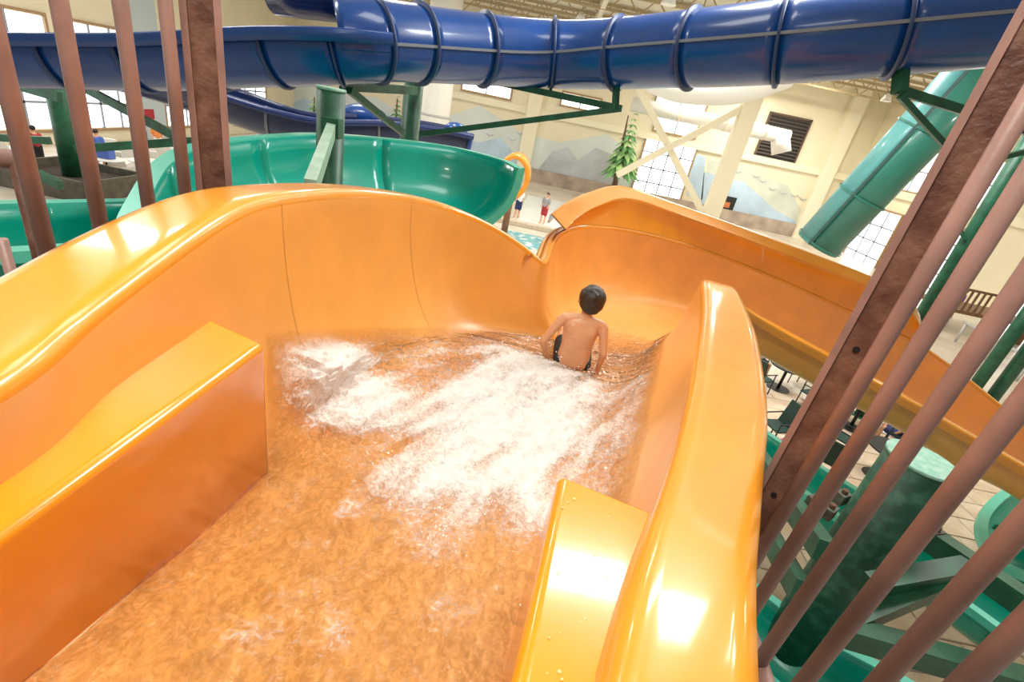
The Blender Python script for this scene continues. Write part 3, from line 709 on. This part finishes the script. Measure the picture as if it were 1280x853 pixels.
# flumes seen between the bars, over the stone floor
f1 = [Q(900, 500, -4.2), Q(960, 545, -4.15), Q(1020, 583, -4.1), Q(1090, 628, -4.05), Q(1160, 672, -4.0), Q(1230, 716, -3.95), Q(1300, 762, -3.9)]
flume('teal_water_slide', f1, .85, .55, 'teal open water channel passing behind the scuffed green column', inward=V(3.5, 3.5, 0), lipw=.1)
f2 = [Q(870, 690, -4.5), Q(930, 728, -4.5), Q(1020, 795, -4.45), Q(1110, 845, -4.4), Q(1200, 900, -4.4)]
flume('teal_water_slide', f2, .9, .55, 'teal wet water channel running below the green support arms', inward=V(2.2, 2.2, 0), lipw=.1)
f3 = [Q(1330, 590, -4.3), Q(1270, 615, -4.3), Q(1235, 650, -4.3), Q(1245, 695, -4.3), Q(1300, 725, -4.3)]
flume('teal_water_slide', f3, .9, .5, 'teal water channel curling round beyond the green support arms', inward=PZ(1340, 660, -4.3), lipw=.12)

# diagonal chute towards the side wall
chute = thing('diagonal_chute', PG(1000, 420), 'long straight blue-green chute sloping down steeply beside the corner', 'water slide')
c0, c1 = PD(1248, 62, 13.5), PD(1022, 306, 17.5)
d_, s_, u_ = basis(c1-c0); 
if s_.x > 0: s_ = -s_
def chutestrip(nm, a0, a1, m, r=.78):
    vs = []
    for k in range(2):
        c = (c0, c1)[k]
        for q in range(13):
            a = a0+(a1-a0)*q/12; vs.append(c+s_*(r*math.cos(a))+u_*(r*math.sin(a)))
    o = mesh(nm, vs, grid_faces(2, 13), m, chute, True); md = o.modifiers.new('thickness', 'SOLIDIFY'); md.thickness = .03
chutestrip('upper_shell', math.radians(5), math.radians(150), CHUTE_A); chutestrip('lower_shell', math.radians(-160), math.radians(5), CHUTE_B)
rd = s_*.80+u_*.07
beam('joint_rib', c0+rd, c1+rd, .05, .09, mat('dark_joint', (.03, .09, .08), .5), chute)
for f in (.35, .7, .98):
    c = c0.lerp(c1, f); vs = []
    for k in range(2):
        for q in range(24): a = 2*math.pi*q/24; vs.append(c+d_*(k*.06)+s_*(.83*math.cos(a))+u_*(.83*math.sin(a)))
    mesh('joint_ring', vs, grid_faces(2, 24, True), CHUTE_B, chute, True)

# ================================================================== STEEL SUPPORTS
def column(lbl, top, r, cap=GREEN_LT, m=GREEN, base=True):
    t = thing('steel_column', (top.x, top.y, 0), lbl, 'column', None)
    cyl('shaft', Vector((top.x, top.y, 0.02)), top, r, m, t, n=32)
    cyl('cap', top, top+Vector((0, 0, .03)), r*1.03, cap, t, n=32)
    cyl('base_plate', Vector((top.x, top.y, 0)), Vector((top.x, top.y, .04)), r*1.6, m, t, n=24)
    return t
# column in the middle of the teal arc with an arm towards the orange slide
ct = PD(414, 113, 5.4)
t = column('green steel column inside the teal arc with an arm coloured as lit', ct, .155)
a = PD(415, 160, 5.3); b = PD(388, 236, 3.6); beam('arm', a, b, .09, .14, mat('lit_green_beam', (.35, .52, .40), .45, var=.15), t)  # white light along the arm is put into its pale colour
beam('bracket', PD(405, 158, 5.25), PD(426, 162, 5.25), .14, .2, GREEN, t)
# column behind the teal arc, carrying the blue tube
ck = PD(519, 88, 10.6)
t = column('dark green column behind the teal arc carrying the blue tube', ck, .215)
beam('arm', PD(519, 113, 10.4), PD(428, 107, 8.4), .14, .16, GREEN, t); beam('brace', PD(503, 166, 10.2), PD(437, 113, 8.4), .10, .12, GREEN, t)
sp = PD(447, 97, 8.25)
bm = bmesh.new(); q = [PD(432, 84, 8.2), PD(463, 86, 8.2), PD(454, 106, 8.25), PD(441, 106, 8.25)]
f0 = [bm.verts.new(v) for v in q]; f1_ = [bm.verts.new(v+Vector((0, .12, 0))) for v in q]
bm.faces.new(f0); bm.faces.new(f1_[::-1])
for i in range(4): bm.faces.new((f0[i], f1_[i], f1_[(i+1) % 4], f0[(i+1) % 4]))
bmesh.ops.recalc_face_normals(bm, faces=bm.faces); frombm('saddle', bm, GREEN, t)
tip = PD(777, 136, 9.4)
beam('long_arm', PD(527, 83, 10.5), tip, .12, .12, GREEN, t); beam('long_brace', PD(525, 168, 10.4), tip, .10, .11, GREEN, t)
beam('hanger', PD(771, 100, 9.3), PD(769, 137, 9.4), .1, .1, GREEN, t)
# column in the planter
pb_ = PG(95, 236); tp = Vector((pb_.x, pb_.y, 4.6))
t = column('green column rising from the dark planter box', tp, .30)
for (x1, y1, x2, y2, w) in [(78, 95, 222, 172, .22), (95, 186, 252, 176, .22), (0, 172, 62, 176, .2), (48, 218, 76, 232, .25), (0, 100, 75, 122, .25)]:
    beam('arm', PD(x1, y1, 13.8), PD(x2, y2, 13.8), w*.7, w, GREEN, t)
pln = thing('planter_box', pb_, 'dark wooden planter box around the green column', 'planter')
for (ox, oy, sx, sy) in [(0, -1.3, 3.2, .12), (0, 1.3, 3.2, .12), (-1.6, 0, .12, 2.7), (1.6, 0, .12, 2.7)]:
    box('board', pb_+Vector((ox, oy, .35)), (sx, sy, .7), PLANTER, pln)
box('soil', pb_+Vector((0, 0, .25)), (3.1, 2.5, .4), mat('soil', (.05, .035, .025), .9, var=.3), pln)
# supports near the chute
t = thing('tube_bracket', PG(1200, 480), 'green bracket arms under the high end of the blue tube', 'bracket')
e = PD(1122, 112, 7.0)
beam('arm', e, PD(1330, 178, 7.6), .10, .12, GREEN, t); beam('brace', PD(1125, 120, 7.0), PD(1205, 208, 7.6), .07, .08, GREEN, t)
beam('hanger', PD(1127, 84, 7.0), PD(1124, 116, 7.0), .14, .16, GREEN, t); beam('brace', PD(1205, 208, 7.6), PD(1330, 178, 7.6), .07, .08, GREEN, t)
cr_ = PD(1215, 290, 10.5); t = column('slim green column standing outside the brown bars by tall windows', Vector((cr_.x, cr_.y, 9.0)), .13)
beam('brace', PD(1190, 262, 10.5), PD(1206, 300, 10.5), .08, .08, GREEN, t)
for i, (x, y) in enumerate([(1250, 440), (1272, 455)]):
    c = PD(x, y, 14.0); column(['green post near the wooden deck, first from the slim column', 'green post near the wooden deck, second from the slim column'][i], Vector((c.x, c.y, 4.6)), .17)
# big scuffed column with radiating arms
bt = Q(1151, 577, -2.15); 
t = column('thick scuffed green column with a pale cap and radiating arms', bt, .275, m=GREEN_WORN)
cx_ = bt
for (x1, y1, z1, x2, y2, z2, w, h) in [(1160, 672, -2.8, 1300, 768, -2.8, .16, .2), (1085, 735, -3.0, 1215, 712, -2.8, .16, .2), (1058, 783, -3.2, 1215, 716, -2.85, .12, .16), (1050, 788, -3.2, 1235, 842, -3.2, .16, .2), (1235, 842, -3.2, 1300, 860, -3.2, .16, .2), (1030, 690, -2.9, 940, 560, -3.4, .14, .2), (1000, 740, -3.2, 945, 640, -3.6, .12, .2)]:
    beam('arm', Q(x1, y1, z1), Q(x2, y2, z2), w, h, GREEN, t)
for (x, y, z) in [(1166, 668, -2.75), (1008, 650, -2.9), (1018, 628, -2.95), (1036, 640, -2.9), (1052, 622, -2.9)]:
    p = Q(x, y, z); box('bolt_plate', p, (.14, .10, .12), mat('rusty_plate', (.10, .07, .05), .7, col2=(.16, .2, .15), scale=9), t, rz=random.random())
    cyl('bolt', p+Vector((0, 0, .05)), p+Vector((0, 0, .10)), .03, mat('rust', (.16, .07, .04), .8), t, n=8)

# ================================================================== THINGS AT THE BACK WALL
# mural painted on the back wall
def mural(name, pts, m, off, lbl):
    w = [PY(x, y, YB-off) for x, y in pts]; bm = bmesh.new()
    f = bm.faces.new([bm.verts.new(v) for v in w]); r = bmesh.ops.extrude_face_region(bm, geom=[f])
    bmesh.ops.translate(bm, vec=(0, .006, 0), verts=[v for v in r['geom'] if isinstance(v, bmesh.types.BMVert)])
    bmesh.ops.recalc_face_normals(bm, faces=bm.faces)
    return tag(frombm(name, bm, m), lbl, 'mural', 'painted mural on the back wall')
mural('wall_mural', [(560, 145), (600, 132), (650, 165), (700, 178), (760, 168), (790, 190), (790, 240), (560, 215)], MUR_S, .02, 'pale sky patch of painted mural behind the pine tree')
mural('wall_mural', [(555, 190), (575, 172), (600, 178), (625, 172), (650, 200), (650, 228), (555, 205)], MUR_B, .03, 'blue painted mountain by the end of the navy slide')
mural('wall_mural', [(670, 215), (690, 190), (710, 184), (722, 200), (745, 185), (770, 195), (772, 245), (672, 225)], MUR_D, .03, 'grey painted hills between the pilaster and pine tree')
mural('wall_mural', [(885, 200), (905, 203), (925, 212), (955, 222), (985, 232), (1005, 270), (1010, 300), (885, 250)], MUR_G, .02, 'pale green painted hill below the louvre vent')
mural('wall_mural', [(880, 215), (905, 222), (930, 228), (950, 245), (968, 262), (1008, 284), (1010, 310), (875, 262)], MUR_B, .03, 'blue painted lake below the louvre vent')
mural('wall_mural', [(348, 100), (400, 110), (470, 122), (500, 140), (500, 185), (348, 180)], MUR_S, .02, 'pale sky patch of painted mural behind the navy slide')
mural('wall_mural', [(348, 140), (380, 122), (410, 140), (450, 128), (500, 150), (500, 190), (348, 180)], MUR_B, .03, 'pale blue painted peaks behind the navy slide')
mural('wall_mural', [(862, 190), (882, 196), (878, 250), (858, 244)], MUR_B, .03, 'narrow blue painted strip beside the tall paned window')
for i, (x, y) in enumerate([(912, 213), (922, 216), (945, 222), (953, 228), (965, 238), (978, 243), (993, 246), (1003, 250), (1018, 248), (650, 168), (640, 176), (612, 170)]):
    p = PY(x, y, YB-.05); bm = bmesh.new()
    for s in (-1, 1): beam_bm(bm, p, p+Vector((s*.32, 0, .14)), .02, .07)
    tag(frombm('painted_bird', bm, MUR_D), 'small dark painted bird of the flock on the back wall mural', 'painted bird', 'painted birds on the wall')
# louvre vent
c = PY(977, 176, YB-.1); t = thing('louvre_vent', c, 'large dark louvred vent high on the cream back wall', 'vent')
w, h = 3.3, 3.6
box('backing', c+Vector((0, .06, 0)), (w, .06, h), mat('vent_black', (.03, .025, .02), .7), t)
for s in (-1, 1): box('frame', c+Vector((s*w/2, 0, 0)), (.14, .16, h+.14), mat('vent_brown', (.10, .06, .04), .6), t); box('frame', c+Vector((0, 0, s*h/2)), (w, .16, .14), mat('vent_brown', (), 0), t)
for k in range(14): o = box('louvre', Vector((0, 0, 0)), (w-.1, .16, .04), mat('vent_slat', (.09, .075, .065), .6), t); o.location = c+Vector((0, -.03, -h/2+(k+.5)*h/14))-t.location*0; o.matrix_parent_inverse = Matrix.Translation(-t.location); o.rotation_euler = (math.radians(35), 0, 0)
# duct with elbow in front of it, vertical duct, fabric duct
t = thing('air_duct', PY(890, 150, 38), 'white round air duct ending in front of the louvre vent', 'duct')
a, b = PY(790, 130, 40), PY(985, 172, 40); cyl('pipe', a, b, .5, WHITE, t, n=24); cyl('outlet', b-Vector((.6, 0, 0)), b+Vector((-.1, -.2, -1.1))*1.0, .62, WHITE, t, r2=.66, n=24)
for f in (.3, .6, .85): q = a.lerp(b, f); dd = (b-a).normalized(); cyl('band', q-dd*.06, q+dd*.06, .53, CREAM_LT, t, n=24)
t = thing('standing_duct', PG(545, 225), 'white ribbed vertical duct behind the navy slide', 'duct')
p0 = PY(546, 120, 30); cyl('pipe', Vector((p0.x, p0.y, 0)), Vector((p0.x, p0.y, ZC-.01)), .85, WHITE, t, n=28)
for y in (145, 155): q = PY(546, y, 30); cyl('band', Vector((p0.x, p0.y, q.z-.06)), Vector((p0.x, p0.y, q.z+.06)), .88, mat('band_grey', (.45, .45, .45), .5), t, n=28)
t = thing('fabric_duct', PY(880, 110, 28), 'wide white fabric duct bulging below the blue tube', 'duct')
pp_ = [PY(815, 92, 26), PY(850, 106, 26), PY(900, 110, 26), PY(940, 104, 26), PY(985, 88, 26)]; pipe('sleeve', resample(pp_, 24), .75, WHITE, t, n=24)
for q in (pp_[1], pp_[3]): cyl('hanger', q+Vector((0, 0, .6)), Vector((q.x, q.y, ZC)), .03, TRUSS, t, n=8)
# white column and crossed braces
p0 = PY(915, 195, 36); t = thing('white_column', (p0.x, 36, 0), 'white steel column with crossed braces before the back wall', 'column')
box('shaft', (p0.x, 36, ZC/2), (1.1, .7, ZC), CREAM_LT, t)
x0 = PY(832, 200, 36); 
beam('brace', Vector((p0.x-7.2, 36, 2.6)), Vector((p0.x-.4, 36, 8.2)), .3, .42, CREAM_LT, t); beam('brace', Vector((p0.x-7.4, 36.34, 8.2)), Vector((p0.x-.4, 36.34, 1.2)), .3, .42, CREAM_LT, t)
# framed poster
c = PY(907, 255, YB-.06); t = thing('notice_board', c, 'dark framed board with an orange picture on the back wall', 'board')
box('frame', c, (1.5, .12, 1.3), BLACK, t); box('picture', c+Vector((.1, -.07, -.05)), (.5, .03, .45), mat('board_orange', (.6, .18, .06), .6), t); box('picture', c+Vector((-.45, -.07, .1)), (.3, .03, .6), mat('board_grey', (.2, .22, .22), .6), t)
# pine tree
def pine(base, top, r, lbl, tiers, mm=(LEAF, LEAF_LT)):
    t = thing('pine_tree', base, lbl, 'tree'); h = top.z-base.z
    cyl('trunk', base, top-Vector((0, 0, h*.05)), r*.16, BARK, t, r2=.04, n=12)
    for k in range(tiers):
        f = k/(tiers-1); z = base.z+h*(.40+.57*f); rr = r*(1-f*.86); nb = max(5, int(11*(1-f*.6)))
        bm = bmesh.new()
        for q in range(nb):
            a = 2*math.pi*q/nb+k*.7; dr = Vector((math.cos(a), math.sin(a), 0)); L = rr*random.uniform(.85, 1.1)
            p0 = Vector((base.x, base.y, z+.12*h/tiers)); p1 = p0+dr*L*.55-Vector((0, 0, L*.18)); p2 = p0+dr*L-Vector((0, 0, L*.52)); sd = dr.cross(Vector((0, 0, 1)))
            w = L*.17; v = [bm.verts.new(x) for x in (p0-sd*w*.4, p0+sd*w*.4, p1+sd*w, p1-sd*w, p2, p1+Vector((0, 0, w*.9)), p0+Vector((0, 0, w*.5)))]
            for f_ in ((0, 3, 5, 6), (1, 6, 5, 2), (3, 4, 5), (5, 4, 2), (0, 1, 2, 3), (3, 2, 4)): bm.faces.new([v[i] for i in f_])
        frombm('branch_tier', bm, mm[k % 2], t)
b0 = PY(772, 226, 40); b0.z = 0.0; tp_ = PY(787, 138, 40)
pine(b0, tp_, 1.75, 'tall green pine tree standing before the painted mural', 11)
b1 = PY(494, 172, 42); b1.z = 0.0; pine(b1, PY(497, 119, 42), 1.0, 'slender dark pine tree behind the green column and navy slide', 9, (LEAF, LEAF))
b2 = PY(392, 172, 38); b2.z = 0; pine(b2, PY(393, 118, 38), 1.0, 'pine tree partly hidden by the green column in the teal arc', 8, (LEAF, LEAF_LT))

# ================================================================== PEOPLE, TABLES AND CHAIRS ON THE FLOOR
def simple_person(g, h, shirt, shorts, lbl, rz=0.0, sit=False, hairc=HAIR, group=None):
    t = thing('person', g, lbl, 'person', group); k = h/1.7; R = Matrix.Rotation(rz, 3, 'Z')
    def p(x, y, z): return g+R @ (Vector((x, y, z))*k)
    bm = bmesh.new(); z0 = .45 if sit else .88
    ell(bm, p(0, 0, z0+.66), (.085*k, .10*k, .12*k)); capsule(bm, p(0, 0, z0+.45), p(0, 0, z0+.58), .055*k, .05*k)
    for s in (-1, 1):
        capsule(bm, p(s*.18, 0, z0+.46), p(s*.23, .02, z0+.2), .052*k, .042*k); capsule(bm, p(s*.23, .02, z0+.2), p(s*.2, .14, z0), .04*k, .032*k)
        if sit: capsule(bm, p(s*.09, 0, z0), p(s*.1, .4, z0+.02), .08*k, .06*k); capsule(bm, p(s*.1, .4, z0), p(s*.1, .42, .05), .055*k, .04*k)
        else: capsule(bm, p(s*.09, 0, z0), p(s*.11, .03*s, .46), .085*k, .06*k); capsule(bm, p(s*.11, .03*s, .46), p(s*.12, -.02*s, .06), .055*k, .04*k)
        fy = .42 if sit else 0; capsule(bm, p(s*.11, fy, .04), p(s*.12, fy+.15, .035), .04*k, .035*k)
    capsule(bm, p(0, 0, z0+.02), p(0, 0, z0+.42), .13*k, .14*k)
    body('body', bm, SKIN, t, .025*k, 3)
    bm = bmesh.new(); capsule(bm, p(0, 0, z0+.08), p(0, 0, z0+.38), .16*k, .165*k); capsule(bm, p(-.12, 0, z0+.44), p(.12, 0, z0+.44), .085*k, .085*k)
    for s in (-1, 1): capsule(bm, p(s*.18, 0, z0+.45), p(s*.22, .01, z0+.28), .07*k, .065*k)
    body('shirt', bm, shirt, t, .03*k, 2)
    bm = bmesh.new(); capsule(bm, p(-.05, 0, z0+.03), p(.05, 0, z0+.03), .15*k, .15*k)
    for s in (-1, 1): capsule(bm, p(s*.09, 0, z0), p(s*.1, .3 if sit else 0, z0 if sit else .52), .11*k, .10*k)
    body('shorts', bm, shorts, t, .03*k, 2)
    bm = bmesh.new(); ell(bm, p(0, -.02, z0+.70), (.095*k, .105*k, .10*k)); frombm('hair', bm, hairc, t, True)
CL = {n: mat('cloth_'+n, c, .8) for n, c in dict(white=(.75, .75, .74), red=(.42, .03, .04), navy=(.02, .03, .12), blue=(.08, .15, .5), pink=(.6, .12, .3), grey=(.3, .3, .32), orange=(.75, .25, .06), black=(.015, .015, .018), teal=(.03, .3, .3), yellow=(.7, .55, .1), purple=(.25, .08, .35)).items()}
pool_e = PG(677, 281)+Vector((0, 0, .06))
simple_person(pool_e, 1.72, CL['grey'], CL['red'], 'person in grey shirt and red shorts walking on the pale pool deck', rz=math.radians(150))
simple_person(PG(645, 274)+Vector((0, 0, .06)), 1.7, CL['white'], CL['navy'], 'person beside the end of the teal arc in navy shorts', rz=.5)
for i, (x, y, a, b, l) in enumerate([(28, 213, 'orange', 'grey', 'orange shirt and grey shorts'), (52, 214, 'red', 'black', 'red shirt and black shorts'), (183, 199, 'navy', 'navy', 'navy shirt and shorts'), (200, 197, 'orange', 'white', 'orange shirt and white shorts'), (250, 190, 'pink', 'grey', 'pink shirt and grey shorts'), (128, 214, 'blue', 'white', 'blue shirt and white shorts')]):
    simple_person(PG(x, y), 1.65, CL[a], CL[b], 'person in '+l+' near the bright side windows', rz=i*1.3)
def chair(g, rz, lbl, group, m=DKGREEN):
    t = thing('patio_chair', g, lbl, 'chair', group); R = Matrix.Rotation(rz, 4, 'Z'); M = Matrix.Translation(g) @ R
    def bx(nm, c, s, mm, tilt=0):
        bm = bmesh.new(); bbox(bm, Vector((0, 0, 0)), s); bm.transform(M @ Matrix.Translation(c) @ Matrix.Rotation(tilt, 4, 'X')); return frombm(nm, bm, mm, t)
    bx('seat', (0, 0, .42), (.48, .46, .03), m); bx('backrest', (0, -.27, .70), (.46, .03, .56), m, math.radians(12))
    for sx in (-1, 1):
        for sy in (-1, 1): cyl('leg', M @ Vector((sx*.23, sy*.21, 0)), M @ Vector((sx*.22, sy*.2, .62 if sy > 0 else .44)), .016, BLACK, t, n=8)
        cyl('armrest', M @ Vector((sx*.24, .22, .62)), M @ Vector((sx*.24, -.25, .64)), .016, BLACK, t, n=8)
def table(g, lbl, r=.5, group=None, m=WHITE):
    t = thing('round_table', g, lbl, 'table', group)
    cyl('tabletop', g+Vector((0, 0, .70)), g+Vector((0, 0, .735)), r, m, t, n=32); cyl('pedestal', g+Vector((0, 0, .03)), g+Vector((0, 0, .70)), .04, BLACK, t, n=10); cyl('foot', g, g+Vector((0, 0, .03)), .3, BLACK, t, n=20)
TB = [(PG(972, 486), 'by the wide orange lip'), (PG(1062, 535), 'below the middle of the orange run'), (PG(1096, 597), 'beside the thick green column')]
seats = {}
for i, (g, where) in enumerate(TB):
    table(g, 'round dark table on the stone floor '+where, .48, None, BLACK)
    for k in range(3 if i else 4):
        a = .5+i*.9+k*(math.pi/2 if i == 0 else 2.1); c = g+Vector((math.cos(a), math.sin(a), 0))*.92
        chair(c, a+math.pi/2, 'dark green patio chair at the round dark table '+where, 'patio chairs at the table '+where); seats[(i, k)] = (c, a+math.pi/2)
for (x, y, rz) in [(962, 552, 1.9), (1028, 596, -.7)]:
    chair(PG(x, y), rz, 'dark green patio chair standing alone on the stone floor', 'patio chairs standing alone')
for key, a, b, l in [((0, 1), 'white', 'black', 'white shirt and black shorts at the table by the wide orange lip'), ((1, 2), 'white', 'navy', 'white shirt and navy shorts below the orange run'), ((2, 1), 'pink', 'teal', 'pink shirt beside the thick green column')]:
    c, r = seats[key]; simple_person(c+Vector((0, 0, .0)), 1.55, CL[a], CL[b], 'seated person in '+l, rz=r, sit=True)
simple_person(PG(1186, 398), 1.65, CL['purple'], CL['black'], 'person in purple shirt standing beyond the orange slide', rz=.4)
def towel(g, m, lbl, rz):
    t = thing('towel', g, lbl, 'towel'); vs = []
    for i in range(9):
        for j in range(9): x, y = (i/8-.5)*.55, (j/8-.5)*.8; vs.append(g+Matrix.Rotation(rz, 3, 'Z') @ Vector((x, y, .06+.09*noise.noise(Vector((x*6, y*6, rz*3))))))
    o = mesh('cloth', vs, grid_faces(9, 9), m, t, True); md = o.modifiers.new('thickness', 'SOLIDIFY'); md.thickness = .03
for i, (x, y, c, l) in enumerate([(1022, 512, 'white', 'crumpled white towel on the floor beside the rusty post'), (1108, 540, 'white', 'crumpled white towel on the floor under the orange slide'), (996, 560, 'pink', 'crumpled pink towel on the floor near the patio chairs')]):
    towel(PG(x, y), CL[c], l, i*1.1)
# tables and loungers on the bright deck near the side windows
def lounger(g, rz, lbl, group, m):
    t = thing('deck_lounger', g, lbl, 'lounger', group); M = Matrix.Translation(g) @ Matrix.Rotation(rz, 4, 'Z')
    def bx(nm, c, s, tilt=0):
        bm = bmesh.new(); bbox(bm, Vector((0, 0, 0)), s); bm.transform(M @ Matrix.Translation(c) @ Matrix.Rotation(tilt, 4, 'X')); return frombm(nm, bm, m, t)
    bx('seat', (0, .3, .33), (.62, 1.2, .06)); bx('backrest', (0, -.5, .58), (.62, .06, .75), math.radians(30))
    for sx in (-1, 1):
        for sy in (-.3, .8): cyl('leg', M @ Vector((sx*.27, sy, 0)), M @ Vector((sx*.27, sy, .32)), .025, m, t, n=8)
for (x, y, rz) in [(118, 206, .4), (152, 214, .4), (168, 203, .4), (190, 212, .6), (210, 203, .4), (228, 190, .4), (246, 200, .7), (12, 200, .4), (146, 197, .4)]:
    lounger(PG(x, y), rz, 'white deck lounger near the bright side windows', 'white loungers by the side windows', WHITE)
for (x, y, l) in [(136, 222, 'round white table with a blue bag near the side windows'), (186, 224, 'round white table near the rim of the teal arc')]: table(PG(x, y), l, .6)
g = PG(136, 222); t = thing('beach_bag', g+Vector((0, 0, .735)), 'blue bag standing on a round white table', 'bag'); box('body', g+Vector((0, 0, .735+.2)), (.6, .35, .4), CL['blue'], t, bev=.06); cyl('handle', g+Vector((-.2, 0, 1.13)), g+Vector((.2, 0, 1.2)), .02, CL['blue'], t, n=8)
# sign on the pier between the side windows
c = PX(186, 145, XL+.06); t = thing('wall_sign', c, 'small white sign with a red square between the side windows', 'sign'); box('plate', c, (.05, 1.2, 1.0), WHITE, t); box('symbol', c+Vector((.04, 0, .1)), (.03, .7, .5), CL['red'], t)
tag(box('trim_30', (XL+.05, 28.0, 4.5), (.1, 2.0, 9), mat('pier_blue_grey', (.50, .58, .62), .8)), kind='structure')
# pool by the walking person
tag(box('pool_surround', Vector((PG(720, 268).x+1, 30.9, .03)), (9, 9.8, .06), mat('glare_white_wet_deck', (.80, .82, .82), .18, var=.05)), 'wet pool deck with shallow water and painted window glare behind the teal arc', 'pool deck')  # whiteness is window glare put into the deck's colour
pk = PG(668, 292); tag(box('pool_kerb', pk+Vector((1.2, 1.0, .12)), (7.5, .45, .24), mat('kerb', (.55, .47, .36), .6, var=.1), bev=.04), 'low stone kerb between the pale deck and pool', 'kerb')
pw = PG(665, 305); tag(box('pool_water', pw+Vector((1.0, .3, .02)), (7.5, 2.6, .04), mat('pool_blue', (.12, .42, .48), .08, col2=(.75, .85, .88), scale=2.5, bump=.4, bscale=6, thr=(.5, .62))), 'blue pool water with painted bright ripples near the orange slide', 'pool', kind='stuff')  # bright reflections on the ripples are pale noise in the colour
# orange slide mouth beside the teal arc end
t = thing('slide_mouth', PG(655, 240), 'small orange tube mouth standing behind the teal arc end', 'water slide'); c = PD(641, 222, 20)
vs = []
for k in range(2):
    for q in range(28): a = 2*math.pi*q/28; vs.append(c+Vector((.5*math.cos(a), k*1.5, .72*math.sin(a))))
o = mesh('mouth', vs, grid_faces(2, 28, True), ORANGE, t, True); md = o.modifiers.new('thickness', 'SOLIDIFY'); md.thickness = .2
cyl('support', Vector((c.x, c.y+.8, 0)), Vector((c.x, c.y+.8, c.z-.8)), .15, WOOD, t)
# wooden deck far off beyond the bars
dk = PG(1205, 425); t = thing('wooden_deck', dk, 'brown wooden deck with slatted railing beyond the orange slide', 'deck')
box('platform', dk+Vector((1.5, 2, 1.0)), (4.5, 2.2, .15), WOOD, t)
for i in range(16): box('slat', dk+Vector((-.6+i*.28, .95, 1.5)), (.09, .05, 1.0), WOOD, t)
box('rail', dk+Vector((1.5, .95, 2.05)), (4.6, .1, .1), WOOD, t)
for sx in (-.5, 1.5, 3.5): box('post', dk+Vector((sx, 1.2, .5)), (.15, .15, 1.0), WOOD, t)
a, b = PG(1190, 425), PG(1275, 480); t = thing('pipe_rail', a, 'grey pipe rail on posts beyond the orange slide', 'railing')
cyl('rail', a+Vector((0, 0, .9)), b+Vector((0, 0, .9)), .06, mat('grey_pipe', (.5, .5, .5), .35), t)
for f in (.05, .5, .95): q = a.lerp(b, f); cyl('post', q, q+Vector((0, 0, .9)), .05, MATS['grey_pipe'], t)
